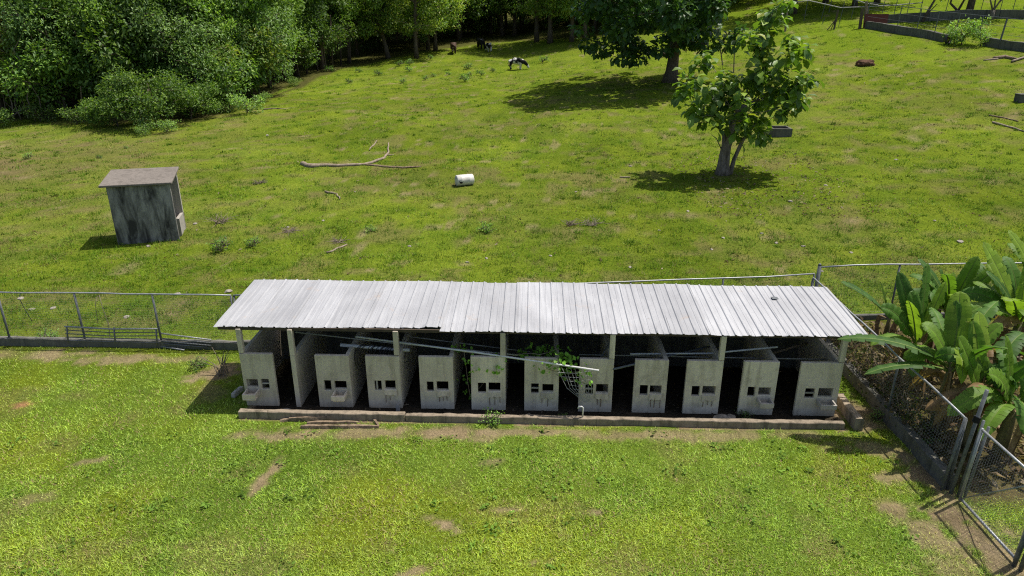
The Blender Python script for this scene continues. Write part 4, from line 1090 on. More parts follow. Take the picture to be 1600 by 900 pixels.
for tp in tips:
    n = gg.integers(19, 26)
    a = gg.uniform(0, 6.28, n); e = gg.uniform(-0.9, 0.75, n)
    d = np.stack([np.cos(a) * np.cos(e), np.sin(a) * np.cos(e), np.sin(e)], 1)
    c = np.array(tp)[None] + gg.normal(size=(n, 3)) * np.array([.17, .17, .22]) + d * 0.06
    Cs.append(c); Ds.append(d - np.array([0, 0, .3])); Ns.append(np.array([0, 0, 1.0])[None] + .3 * gg.normal(size=(n, 3)))
    L = gg.uniform(0.32, 0.64, n); Ls.append(L)
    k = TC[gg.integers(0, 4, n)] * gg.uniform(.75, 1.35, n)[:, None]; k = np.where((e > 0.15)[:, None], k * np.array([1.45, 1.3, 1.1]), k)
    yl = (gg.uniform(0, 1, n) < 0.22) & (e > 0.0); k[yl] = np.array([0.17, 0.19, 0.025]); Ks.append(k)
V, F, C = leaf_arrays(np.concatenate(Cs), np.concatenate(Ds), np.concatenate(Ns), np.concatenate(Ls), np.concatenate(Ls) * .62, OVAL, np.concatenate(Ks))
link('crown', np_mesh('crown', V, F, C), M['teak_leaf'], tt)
# dead pale twigs rising between the two trees
for (a, b, c_, lb) in (((1133, 110), (1127, 85), (1120, 40), 'taller pale bare twig rising left of the young tree'), ((1146, 95), (1148, 70), (1150, 60), 'shorter pale bare twig rising behind the young tree')):
    p = gat(a[0], 130 if a[0] < 1140 else 125); mid = aty(*b, p.y); top = aty(*c_, p.y)
    mb = MB().tube([(0, 0, -.1), mid - p, top - p], [.06, .05, .025], 5); mb.tube([mid - p, mid - p + Vector((.8, 0, 1.2))], [.035, .015], 5)
    T(mb.build('bare_sapling', M['dead_wood'], loc=p), lb, 'sapling')

# ================================================================== banana plants
def banana_leaf(base, tip, width, rise, seed, tears=0.25, fold=0.35, col=(0.085, 0.165, 0.02), dead=False):
    q = random.Random(seed); base = Vector(base); tip = Vector(tip); n = 18; V = []; F = []; C = []
    d = tip - base; side = d.cross(Vector((0, 0, 1)))
    side = side.normalized() if side.length > 1e-3 else Vector((1, 0, 0))
    nt0 = Vector((q.uniform(-.45, .45), q.uniform(-1.0, .15), .75)).normalized()
    def mid(t): return base + d * t + Vector((0, 0, rise * 4 * t * (1 - t)))
    rib = []
    for i in range(n + 1):
        t = i / n; c = mid(t); ax = (mid(min(1, t + .02)) - mid(max(0, t - .02))).normalized()
        s0 = ax.cross(nt0)
        s0 = s0.normalized() if s0.length > .15 else side
        up = s0.cross(ax).normalized()
        lt = (t - 0.16) / 0.84
        w = 0.0 if lt <= 0 else width * 0.5 * (min(1, lt / 0.16) ** 0.55) * (max(0, 1 - lt ** 4.5)) ** 0.55
        rib.append((c, s0, up, w, ax))
    for sgn in (-1, 1):
        for i in range(n):
            (c0, s0, u0, w0, a0), (c1, s1, u1, w1, a1) = rib[i], rib[i + 1]
            if w1 <= 0 and w0 <= 0: continue
            gap = q.uniform(0.10, 0.35) if q.random() < tears else 0.0
            dr = q.uniform(0, 0.25) if gap else 0
            if dead: gap = q.uniform(.3, .9); dr = q.uniform(.3, 1.2)
            f = fold + q.uniform(-.05, .05)
            o = len(V); 
            for (c, s, u, w) in ((c0, s0, u0, w0), (c1, s1, u1, w1)):
                k = 1 - gap * (0.5 if c is c1 else 0)
                V.append(c); V.append(c + s * sgn * w * .55 + u * (f * w * .55)); V.append(c + s * sgn * w * k + u * (f * w * .35 - dr * w) + (a0 * w * gap * .3))
            F += [(o, o + 1, o + 4, o + 3), (o + 1, o + 2, o + 5, o + 4)]
            kk = q.uniform(.85, 1.15)
            for j in range(6): C.append(tuple(x * kk * (1.0 if j % 3 else 1.25) for x in col))
    o = len(V); rr = []
    for (c, s, u, w, a) in rib:
        i = len(rr); r_ = 0.028 * (1 - 0.8 * i / n) + .004; rr.append(r_)
        for k in range(4):
            th = math.pi / 2 * k; V.append(c + s * math.cos(th) * r_ + u * (math.sin(th) * r_ - 0.4 * r_)); C.append((0.16, 0.21, 0.05) if not dead else (.25, .17, .08))
    for i in range(n):
        for k in range(4): F.append((o + i * 4 + k, o + i * 4 + (k + 1) % 4, o + i * 4 + 4 + (k + 1) % 4, o + i * 4 + 4 + k))
    return np.array([tuple(v) for v in V]), F, np.array(C)
def banana_plant(base, stem_h, leaves, label, stem_r=0.12):
    root = empty('banana_plant', base); T(root, label, 'banana plant')
    b = Vector(base)
    q = random.Random(int(base[0] * 100)); 
    MB().tube([(0, 0, -.1), (.02, 0, stem_h * .5), (0.04, 0, stem_h)], [stem_r * 1.25, stem_r, stem_r * .6], 9).build('stem', M['banana_stem'], root, smooth=True)
    leaves = list(leaves)
    if stem_h > 1:
        for k in range(3):
            a = q.uniform(0, 6.28); e = q.uniform(.5, 1.3); Lf = q.uniform(1.2, 1.8)
            leaves.append((b + Vector((.03 + Lf * math.cos(a) * math.cos(e), Lf * math.sin(a) * math.cos(e), stem_h + Lf * math.sin(e))), q.uniform(.40, .55), q.uniform(.05, .3), q.choice((G1, G2, G2, G3)), q.uniform(.15, .5), 0))
        for k in range(3):
            a = q.uniform(0, 6.28); leaves.append((b + Vector((math.cos(a) * .8, math.sin(a) * .8, stem_h * .35)), .3, .35, DD, .8, 1))
    for k, lf in enumerate(leaves):
        tip, w, rise, col, tears, dead = lf
        w *= .80; tears = min(1, tears * 2.2 + .15)
        V, F, C = banana_leaf((0.03, 0, stem_h - 0.1 - 0.02 * k), Vector(tip) - b, w, rise, int(base[0] * 77) + k * 13, tears, 0.3, col, dead)
        me = bpy.data.meshes.new('leaf'); me.from_pydata([tuple(v) for v in V], [], F)
        at = me.color_attributes.new("Col", 'FLOAT_COLOR', 'POINT'); cc = np.ones((len(V), 4), np.float32); cc[:, :3] = C; at.data.foreach_set("color", cc.ravel())
        link('dead_leaf' if dead else 'leaf', me, M['banana_leaf'], root, smooth=True)
    # dead leaves hanging round the stem
    for k in range(3):
        a = q.uniform(0, 6.28); mb = MB()
        c = Vector((math.cos(a), math.sin(a), 0)); s = Vector((-math.sin(a), math.cos(a), 0))
        zs = [stem_h - .15, stem_h - .12, stem_h * .6, stem_h * .3, stem_h * .12]
        rs = [0.05, 0.22, 0.26, 0.22, 0.20]; ws = [.02, .035, .07, .08, .02]
        V = []; F = []
        for i in range(5):
            cc_ = c * rs[i] + Vector((0, 0, zs[i])); j = q.uniform(-.03, .03)
            V += [cc_ - s * ws[i] + c * (.05 + j), cc_ + c * j, cc_ + s * ws[i] + c * (.05 - j)]
        for i in range(4): F += [(i * 3, i * 3 + 1, i * 3 + 4, i * 3 + 3), (i * 3 + 1, i * 3 + 2, i * 3 + 5, i * 3 + 4)]
        mb.add(V, F); mb.build('dead_leaf', M['dry'], root)
M['banana_stem'] = m_noise('banana_stem', (0.10, 0.10, 0.035), (0.24, 0.19, 0.09), 6, 0.8, 0.3, stretch=(2, 2, .5))
G1 = (0.062, 0.130, 0.020); G2 = (0.095, 0.170, 0.020); G3 = (0.14, 0.215, 0.022); G4 = (0.042, 0.092, 0.018); DD = (0.17, 0.11, 0.05)
def tipat(px, py, Y): return aty(px, py, Y)
def bpl(px, py, Y, sh_, leaves, label, r=.12):
    x = aty(px, py, Y).x; z = H(x, Y)
    banana_plant((x, Y, z), sh_, [(tipat(a, b, Y + dy), w, rise, c, te, dd) for (a, b, dy, w, rise, c, te, dd) in leaves], label, r)
bpl(1488, 560, 13.6, 1.75, [(1308, 530, .5, .62, .25, G4, .15, 0), (1500, 455, .6, .62, .2, G3, .05, 0), (1440, 505, .5, .55, .2, G2, .2, 0), (1502, 600, -.9, .55, .45, G3, .1, 0), (1600, 555, .3, .6, .3, G1, .1, 0), (1350, 585, -.2, .45, .2, G4, .3, 0), (1455, 480, 1.2, .5, .2, G1, .3, 0), (1560, 470, .9, .5, .3, G1, .3, 0), (1410, 560, .4, .5, .3, G2, .3, 0), (1545, 585, -.5, .55, .35, G2, .2, 0)], 'front banana plant with one long leaf reaching towards the shed roof')
bpl(1478, 500, 16.2, 1.95, [(1434, 405, .3, .55, .15, G4, .5, 0), (1468, 422, -.2, .5, .1, G4, .1, 0), (1535, 412, .4, .6, .25, G1, .2, 0), (1490, 425, .5, .35, .05, G2, .1, 0), (1412, 465, -.4, .5, .25, G4, .4, 0), (1440, 490, -.8, .5, .25, G2, .3, 0), (1540, 470, -.6, .55, .3, G2, .3, 0), (1455, 470, -1.0, .5, .3, G1, .3, 0), (1500, 480, -1.2, .55, .4, G3, .2, 0), (1420, 430, .6, .5, .3, G1, .3, 0)], 'banana plant with fan of leaves in front of the back fence')
bpl(1585, 520, 15.2, 2.1, [(1536, 378, .6, .62, .1, G3, .03, 0), (1568, 400, .8, .45, .3, G1, .4, 0), (1480, 500, -.2, .62, .35, G2, .25, 0), (1600, 440, 0, .5, .1, G3, .1, 0), (1540, 425, .2, .5, .2, G4, .3, 0), (1640, 430, .3, .6, .3, G1, .2, 0), (1545, 520, -1.0, .5, .3, DD, .7, 1), (1500, 460, .4, .55, .3, G1, .3, 0), (1520, 440, .9, .55, .2, G2, .2, 0), (1570, 470, -1.0, .5, .3, G3, .2, 0), (1610, 500, -1.2, .6, .3, G2, .2, 0)], 'tallest banana plant with an upright leaf at the right picture edge')
bpl(1388, 500, 18.3, 0.85, [(1314, 441, .0, .62, .12, G4, .05, 0), (1376, 440, .3, .10, .0, G2, 0, 0), (1386, 465, .2, .25, .1, G3, .05, 0), (1410, 502, -.5, .5, .15, G4, .3, 0)], 'small banana sucker with one broad leaf near the corner post', .07)
bpl(1580, 640, 12.6, 1.35, [(1480, 650, -.3, .6, .4, G2, .15, 0), (1640, 590, .4, .65, .4, G1, .1, 0), (1530, 590, .6, .6, .4, G1, .2, 0), (1600, 680, -.8, .6, .4, G1, .1, 0), (1645, 640, -.2, .6, .4, G2, .1, 0), (1560, 545, .8, .5, .3, G1, .2, 0), (1530, 690, -.9, .5, .45, G2, .2, 0), (1500, 610, .2, .45, .3, DD, .7, 1)], 'low banana plant with drooping leaves behind the gate posts')
bpl(1530, 620, 13.0, 1.5, [(1445, 640, -.4, .45, .2, DD, .8, 1), (1600, 520, .8, .6, .3, G4, .2, 0), (1460, 560, .6, .5, .4, G1, .3, 0), (1590, 610, -.5, .55, .4, G1, .2, 0), (1540, 540, .6, .5, .3, DD, .7, 1), (1520, 500, .7, .4, .1, G2, .1, 0)], 'banana plant with withered brown leaves in the middle of the clump')
bpl(1620, 470, 17.5, 2.0, [(1560, 440, 0, .6, .3, G1, .3, 0), (1600, 400, .4, .5, .2, G4, .3, 0), (1570, 480, -.7, .55, .35, G2, .3, 0), (1650, 420, 0, .6, .3, G1, .3, 0), (1530, 470, .2, .5, .3, G1, .3, 0)], 'banana plant furthest back at the right picture edge')
bpl(1432, 540, 15.0, 1.55, [(1404, 425, .5, .5, .1, G4, .4, 0), (1450, 410, .4, .5, .1, G1, .3, 0), (1478, 440, .3, .45, .1, G3, .1, 0), (1375, 480, .2, .5, .25, G1, .4, 0), (1360, 540, -.4, .45, .3, G2, .3, 0), (1425, 590, -.9, .5, .4, G2, .2, 0), (1420, 470, -.5, .45, .15, G3, .1, 0)], 'banana plant nearest to the fence and the shed roof corner')
# dry litter and tangle under the bananas
def litter(name, n, x0, x1, y0, y1, L, seed, cols, label, zj=0.05):
    g = np.random.default_rng(seed); x = g.uniform(x0, x1, n); y = g.uniform(y0, y1, n)
    C = np.stack([x, y, hz(x, y) + g.uniform(0.01, zj, n)], 1); D = g.normal(size=(n, 3)) * np.array([1, 1, .35]); Nn = np.array([0, 0, 1.0])[None] + .5 * g.normal(size=(n, 3))
    Lh = L * g.uniform(.5, 1.5, n); K = np.array(cols)[g.integers(0, len(cols), n)] * g.uniform(.6, 1.3, n)[:, None]
    V, F, Cc = leaf_arrays(C, D, Nn, Lh, Lh * .35, KITE, K)
    o = link(name, np_mesh(name, V, F, Cc), M['grass']); o["kind"] = "stuff"; T(o, label, 'leaf litter')
litter('leaf_litter', 2600, 9.05, 14.5, 11.8, 19.3, 0.22, 3, [(0.16, 0.11, 0.06), (0.26, 0.19, 0.11), (0.09, 0.065, 0.04), (0.33, 0.27, 0.18)], 'dry brown leaf litter covering the ground under the banana plants', 0.22)
litter('shed_litter', 500, -6.3, 7.4, 14.5, 16.6, 0.10, 8, [(0.10, 0.08, 0.06), (0.2, 0.16, 0.11), (0.05, 0.04, 0.03)], 'dry leaves and scraps lying on the dark floor of the pens', 0.04)
litter('pasture_litter', 900, 9, 17, 30, 41, 0.16, 12, [(0.24, 0.17, 0.11), (0.34, 0.28, 0.20), (0.15, 0.10, 0.07)], 'brown fallen leaves scattered round the young tree', 0.04)
litter('field_litter', 1700, -34, 46, 21, 66, 0.15, 14, [(0.16, 0.11, 0.07), (0.30, 0.24, 0.17), (0.08, 0.055, 0.035), (0.12, 0.08, 0.05)], 'dry leaves and droppings scattered thinly over the whole pasture', 0.05)
# flat broad-leaved weeds in the lawn
gw = np.random.default_rng(31); nr = 160; wx = gw.uniform(-15, 8.2, nr); wy = gw.uniform(5.6, 13.9, nr); pl = 11; n = nr * pl
sp_ = np.repeat(gw.uniform(.03, .16, nr), pl); px_ = np.repeat(wx, pl) + gw.normal(size=n) * sp_; py_ = np.repeat(wy, pl) + gw.normal(size=n) * sp_
C = np.stack([px_, py_, hz(px_, py_) + gw.uniform(.03, .09, n)], 1); Lh = gw.uniform(.04, .10, n)
V, F, Cc = leaf_arrays(C, gw.normal(size=(n, 3)) * np.array([1, 1, .3]), np.array([0, 0, 1.0])[None] + .35 * gw.normal(size=(n, 3)), Lh, Lh * .6, OVAL, np.array([0.125, 0.215, 0.032])[None] * np.repeat(gw.uniform(.6, 1.5, nr), pl)[:, None] * gw.uniform(.8, 1.2, n)[:, None])
o = link('lawn_weeds', np_mesh('lawn_weeds', V, F, Cc), M['grass']); o["kind"] = "stuff"; T(o, 'flat broad leaved weeds growing among the lawn grass', 'weeds')
# vine tangle on the right fence by the shed corner
mb = MB(); g = random.Random(3)
for k in range(90):
    x = 8.98 + g.uniform(-.05, .35); y = g.uniform(13.6, 19.2); z = g.uniform(.1, 1.3)
    p = [Vector((x, y, z))]
    for i in range(4): p.append(p[-1] + Vector((g.uniform(-.12, .12), g.uniform(-.4, .4), g.uniform(-.35, .25))))
    for v in p: v.z = max(.05, v.z)
    mb.tube([v - Vector((9, 16, 0)) for v in p], 0.008, 4)
vt = empty('dry_vine', (9, 16, 0)); T(vt, 'dry brown vine tangled in the fence right of the shed', 'vine'); mb.build('stems', M['twig'], vt)
gq = np.random.default_rng(9); n = 2600
yy = gq.uniform(13.2, 19.3, n); C = np.stack([gq.normal(0.15, .2, n), yy - 16, gq.uniform(0.05, 1.25, n) * (0.55 + 0.45 * (yy > 15))], 1)
K = np.array([(0.13, 0.095, 0.05), (0.21, 0.16, 0.09), (0.07, 0.085, 0.025), (0.09, 0.12, 0.03)])[gq.integers(0, 4, n)] * gq.uniform(.6, 1.3, n)[:, None]
Lh = gq.uniform(.06, .15, n)
V, F, Cc = leaf_arrays(C, gq.normal(size=(n, 3)) - np.array([0, 0, .5]), gq.normal(size=(n, 3)) + np.array([0, 0, .6]), Lh, Lh * .5, KITE, K)
o = link('leaves', np_mesh('leaves', V, F, Cc), M['grass'], vt); o["kind"] = "stuff"
# green vine and netting in the middle of the shed
vv = empty('climbing_vine', sh(870, 560, .2)); T(vv, 'green vine climbing over the pipes at the middle pens', 'vine'); vo = Vector(vv.location)
Cs = []; Ks = []
for (px, py, ly, r_, n, lit) in ((835, 550, .6, .20, 90, 0), (818, 556, .55, .14, 50, 0), (862, 548, .5, .16, 60, 0), (874, 560, .3, .20, 90, 0), (878, 580, .1, .13, 50, 0), (776, 572, .02, .13, 50, 0), (773, 555, .2, .10, 30, 0), (718, 545, .5, .12, 36, 0), (732, 590, .35, .12, 26, 0), (733, 610, .4, .1, 20, 0), (850, 572, -.05, .16, 26, 1), (868, 568, -.1, .20, 40, 1), (890, 572, -.12, .20, 34, 1), (908, 578, -.2, .18, 22, 1), (912, 598, -.3, .12, 12, 1), (880, 558, .1, .2, 40, 1), (920, 590, -.28, .12, 12, 1), (740, 577, -.1, .10, 8, 1), (725, 560, .1, .14, 14, 0)):
    n = max(6, int(n * .55)); c = sh(px, py, ly) - vo
    Cs.append(np.array(c)[None] + gq.normal(size=(n, 3)) * r_ * np.array([.8, .45, .55])); Ks.append(np.tile(np.array((0.075, 0.15, 0.018)), (n, 1)) * gq.uniform(.6, 1.4, n)[:, None])
C = np.concatenate(Cs); n = len(C); Lh = gq.uniform(.06, .13, n)
V, F, Cc = leaf_arrays(C, gq.normal(size=(n, 3)) - np.array([0, .3, .4]), gq.normal(size=(n, 3)) * .5 + np.array([0, -.3, 1.0]), Lh, Lh * .75, OVAL, np.concatenate(Ks))
o = link('leaves', np_mesh('leaves', V, F, Cc), M['leaf'], vv); o["kind"] = "stuff"
mb = MB(); g = random.Random(8)
anch = [(775, 600), (776, 570), (735, 620), (725, 550), (830, 552), (870, 545), (880, 580), (905, 580), (850, 575), (920, 600)]
for k in range(len(anch) - 1):
    a = sh(*anch[k], .15) - vo; b = sh(*anch[k + 1], .15 if k < 5 else -.25) - vo
    mb.tube([a, a.lerp(b, .35) + Vector((0, -.05, -.05)), a.lerp(b, .7) + Vector((0, .05, -.08)), b], 0.007, 4)
mb.build('stems', M['twig'], vv)
# sagging wire netting
mb = MB(); q0 = sh(880, 576, -.28); 
a_, b_, c_, d_ = [sh(*p, -.28) - q0 for p in ((872, 576), (925, 576), (928, 600), (918, 628))]
for k in range(9):
    t = k / 8; p = a_.lerp(b_, t); e = d_ + Vector((0.02 * (k - 4), 0, 0)); m_ = p.lerp(e, .5) + Vector((-.10 * (1 - t), -.02, -.06)); mb.tube([p, p.lerp(m_, .5) + Vector((g.uniform(-.02, .02), 0, 0)), m_, m_.lerp(e, .5), e], 0.006, 4)
for k in range(8):
    t = (k + .5) / 8; a2 = a_.lerp(d_, t) + Vector((-.05, -.02, -.03)); b2 = b_.lerp(d_, t); mb.tube([a2, a2.lerp(b2, .5) + Vector((0, 0, -.05 + g.uniform(-.02, .02))), b2], 0.005, 4)
T(mb.build('wire_netting', M['wire'], loc=q0), 'torn wire netting sagging below the vine between sixth and seventh panels', 'netting')
# ================================================================== outhouse
ob = gat(233, 379); ORZ = R(14)
oh = empty('outhouse', (ob.x, ob.y, ob.z), ORZ); T(oh, 'small weathered concrete outhouse with slab roof standing in the pasture', 'outhouse')
OW, OD, OHF, OHB = 2.34, 1.65, 2.38, 2.58
x0, x1 = -OW / 2, OW / 2
MB().add([(x0, 0, -.15), (x1, 0, -.15), (x1, .12, -.15), (x0, .12, -.15), (x0, 0, OHF), (x1, 0, OHF), (x1, .12, OHF + .01), (x0, .12, OHF + .01)],
         [(0, 3, 2, 1), (4, 5, 6, 7), (0, 1, 5, 4), (1, 2, 6, 5), (2, 3, 7, 6), (3, 0, 4, 7)]).build('front_wall', M['concrete_out'], oh, bevel=0.015)
MB().add([(x0, .121, -.15), (x0 + .12, .121, -.15), (x0 + .12, OD - .12, -.15), (x0, OD - .12, -.15), (x0, .121, OHF + .01), (x0 + .12, .121, OHF + .01), (x0 + .12, OD - .12, OHB), (x0, OD - .12, OHB)],
         [(0, 3, 2, 1), (4, 5, 6, 7), (0, 1, 5, 4), (1, 2, 6, 5), (2, 3, 7, 6), (3, 0, 4, 7)]).build('side_wall', M['concrete_out'], oh, bevel=0.015)
MB().box(x0, x1, OD - .119, OD, -.15, OHB).build('back_wall', M['concrete_pale'], oh, bevel=0.015)
rough_bar(x1 - .14, x1 - .02, 0.55, OD - .121, -.15, 0.78, 4, .02, 'y').build('low_side_wall', M['concrete_pale'], oh, bevel=0.02)
MB().box(x1 - .75, x1 - .2, 1.0, OD - .13, -.1, 0.45).build('latrine_seat', M['concrete_pale'], oh, bevel=0.02)
r0 = [(x0 - .22, -.14, OHF + .0), (x1 + .12, -.14, OHF + .0), (x1 + .10, OD + .12, OHB + .06), (x0 - .18, OD + .12, OHB + .06)]
MB().add([(a, b, c - 0.0 + .012) for a, b, c in r0] + [(a, b, c + .10) for a, b, c in r0], [(0, 3, 2, 1), (4, 5, 6, 7), (0, 1, 5, 4), (1, 2, 6, 5), (2, 3, 7, 6), (3, 0, 4, 7)]).build('roof_slab', M['slab'], oh, bevel=0.02)
# ================================================================== white barrel
bq = gat(726, 289)
bar = empty('barrel', bq); T(bar, 'white plastic barrel with a black hole lying on its side in the grass', 'barrel')
bar.rotation_euler = (0, 0, R(22)); BR = 0.29; BL = 0.92
prof = [(-BL / 2, .0), (-BL / 2, BR * .90), (-BL / 2 + .03, BR * .98), (-BL / 4, BR), (-BL / 4 + .02, BR * 1.03), (-BL / 4 + .05, BR), (BL / 4 - .05, BR), (BL / 4 - .02, BR * 1.03), (BL / 4, BR), (BL / 2 - .03, BR * .98), (BL / 2, BR * .9), (BL / 2, 0)]
V = []; F = []; n = 20
for (a, r_) in prof:
    for k in range(n): V.append((a, r_ * math.cos(6.2832 * k / n), BR + r_ * math.sin(6.2832 * k / n) - .02))
for i in range(len(prof) - 1):
    for k in range(n): F.append((i * n + k, i * n + (k + 1) % n, (i + 1) * n + (k + 1) % n, (i + 1) * n + k))
mb = MB(); mb.add(V, F); mb.build('drum', M['white_barrel'], bar, smooth=True)
V = []; n = 12
for k in range(n): V.append((-BL * .30 + .10 * math.cos(6.2832 * k / n), -(BR + .004) * math.cos(.1 + .3 * math.sin(6.2832 * k / n)), BR - .02 + (BR + .004) * math.sin(-.05 + .36 * math.sin(6.2832 * k / n))))
mb = MB(); mb.add(V, [tuple(range(n))]); mb.build('hole', M['black'], bar)
mb = MB().tube([(-BL / 2 - .012, .0, BR + .1), (-BL / 2 + .01, 0, BR + .1)], .045, 10); mb.build('bung', M['rust'], bar)
# ================================================================== fallen branches, sticks
def stick(name, pts, rads, mat, label, cat='branch', lift=0.03, side=None):
    P = [gat(*p) for p in pts]; P = [Vector((p.x, p.y, p.z + lift)) for p in P]
    # subdivide with wobble
    Q = []; Rr = []
    for i in range(len(P) - 1):
        for t in (0, .33, .66):
            Q.append(P[i].lerp(P[i + 1], t) + Vector((rnd.uniform(-.04, .04), rnd.uniform(-.06, .06), rnd.uniform(-.01, .03)))); Rr.append(rads[i] + (rads[i + 1] - rads[i]) * t)
    Q.append(P[-1]); Rr.append(rads[-1])
    b = Q[0].copy(); mb = MB().tube([q - b for q in Q], Rr, 7)
    if side:
        S = [gat(*p) for p in side]; mb.tube([Vector((s.x, s.y, s.z + lift)) - b for s in S], [.05, .035, .015][:len(S)], 5)
    T(mb.build(name, mat, loc=b, smooth=True), label, cat)
stick('fallen_branch', [(472, 257), (485, 261), (500, 260), (530, 260), (570, 258), (600, 248), (607, 238), (607, 224)], [.14, .17, .12, .10, .09, .08, .06, .04], M['dead_wood'], 'long curved dead branch lying in the middle of the pasture', side=[(604, 243), (612, 243), (616, 242)])
stick('fallen_branch', [(565, 258), (600, 261), (630, 263), (658, 261)], [.07, .08, .06, .03], M['rot_wood'], 'dark straight branch lying against the long curved dead branch')
stick('fallen_branch', [(577, 236), (583, 228), (589, 220)], [.03, .05, .03], M['dead_wood'], 'short pale stick lying above the long curved branch')
stick('fallen_branch', [(509, 301), (518, 303), (527, 304), (531, 312)], [.05, .05, .04, .03], M['dead_wood'], 'short crooked stick below the long curved branch')
stick('fallen_branch', [(512, 396), (528, 389), (542, 383)], [.04, .04, .03], M['dead_wood'], 'pale straight stick lying low in the pasture before the shed roof')
stick('fallen_branch', [(1350, 2 + 93), (1378, 94), (1400, 92)], [.05, .06, .04], M['dead_wood'], 'pale stick lying beside the timber heap at the upper right') if False else None
stick('fallen_branch', [(410, 172), (430, 170), (447, 171)], [.06, .05, .03], M['dead_wood'], 'dead stick lying at the forest corner')
stick('fallen_branch', [(1550, 192), (1575, 199), (1600, 206)], [.07, .06, .05], M['dead_wood'], 'long thin pole lying in the grass at the right edge')
stick('fallen_branch', [(1545, 181), (1570, 185), (1590, 190)], [.05, .05, .04], M['rot_wood'], 'dark thin stick lying above the pole at the right edge')
stick('fallen_branch', [(1538, 95), (1556, 93), (1568, 91)], [.07, .08, .05], M['dead_wood'], 'pale end of timber in the heap at the upper right')
stick('fallen_branch', [(1552, 93), (1570, 91), (1588, 94)], [.14, .18, .10], M['rot_wood'], 'dark rotten log in the heap at the upper right', lift=.1)
stick('fallen_branch', [(1580, 98), (1592, 94), (1606, 90)], [.09, .09, .09], M['dead_wood'], 'pale slanting log in the heap at the right edge', lift=.1)
stick('fallen_branch', [(968, 278), (985, 278)], [.05, .03], M['dead_wood'], 'short pale stick left of the young tree shadow')
for (px, py, lb, s) in ((345, 348, 'grey leafless twig bush right of the outhouse', 1.0), (452, 362, 'low heap of dry grey twigs in the pasture left of the shed roof', .6), (890, 352, 'left one of two dry twig tufts above the shed roof', .7), (925, 352, 'right one of two dry twig tufts above the shed roof', .7), (405, 286, 'small heap of dry twigs below the long curved branch, far left', .5), (528, 378, 'dry twigs beside the pale straight stick', .5)):
    p = gat(px, py); mb = MB(); g = random.Random(px)
    for k in range(26):
        a = g.uniform(0, 6.28); e = g.uniform(.15, 1.1); L = g.uniform(.4, .95) * s; d = Vector((math.cos(a) * math.cos(e) * 1.3, math.sin(a) * math.cos(e), math.sin(e) * .7))
        st = Vector((g.uniform(-.2, .2), g.uniform(-.2, .2), 0)) * s; m_ = st + d * L * .5 + Vector((g.uniform(-.08, .08), g.uniform(-.08, .08), 0))
        mb.tube([st, m_, st + d * L + Vector((g.uniform(-.1, .1), g.uniform(-.1, .1), g.uniform(-.1, .05)))], [.014, .010, .005], 4)
        mb.tube([m_, m_ + Vector((g.uniform(-.2, .2), g.uniform(-.2, .2), g.uniform(.0, .2))) * s], [.008, .004], 4)
    T(mb.build('twig_tuft', M['twig'], loc=p), lb, 'twigs')
# ================================================================== concrete trough behind the young tree
tq = gat(1221, 214); tr = empty('concrete_trough', tq, R(-4)); T(tr, 'square dark concrete trough on the grass beside the young tree', 'trough')
for (a, b, c, d) in ((-.62, .62, -.05, .08), (-.62, .62, 1.12, 1.25), (-.62, -.49, .081, 1.119), (.49, .62, .081, 1.119)): MB().box(a, b, c, d, -.1, .52).build('side', M['concrete_old'], tr, bevel=.015)
MB().box(-.489, .489, .081, 1.119, -.05, .2).build('filling', M['soil_mound'], tr)
# dark block at right edge
q = gat(1600, 158); T(MB().box(-.55, .6, -.3, .3, -.1, .42).box(-.57, .62, -.32, .32, .421, .5).build('concrete_block', M['concrete_old'], loc=q, bevel=.02), 'dark concrete block in the grass at the right picture edge', 'block')
# earth mound
q = gat(1352, 102); me = rock_mesh(77, 3, 0.75); me.name = 'earth_mound'
o = link('earth_mound', me, M['soil_mound'], loc=(q.x, q.y, q.z + .1), smooth=False); o.scale = (.62, .7, .55); T(o, 'reddish brown earth mound in the upper right pasture', 'mound')
# stones
for (px, py, s) in ((357, 456, .17), (277, 460, .14), (50, 484, .13), (83, 482, .12), (198, 496, .12), (418, 212, .16), (985, 418, .12), (1500, 378, .17), (1235, 315, .16), (760, 404, .10), (1213, 380, .12), (1283, 424, .1), (730, 410, .10), (640, 385, .1), (1075, 330, .09), (505, 345, .1), (305, 350, .13), (450, 355, .09), (1190, 365, .10), (555, 300, .09), (1400, 250, .13), (1460, 345, .1), (1330, 395, .1), (1112, 390, .09), (900, 300, .1), (985, 260, .12), (1290, 290, .12), (1030, 360, .08), (860, 400, .09), (232, 385, .13), (1255, 385, .12), (1130, 372, .1)):
    rock(gat(px, py), s * .72, 'small pale stone lying in the grazed pasture', 'small stones scattered over the pasture')
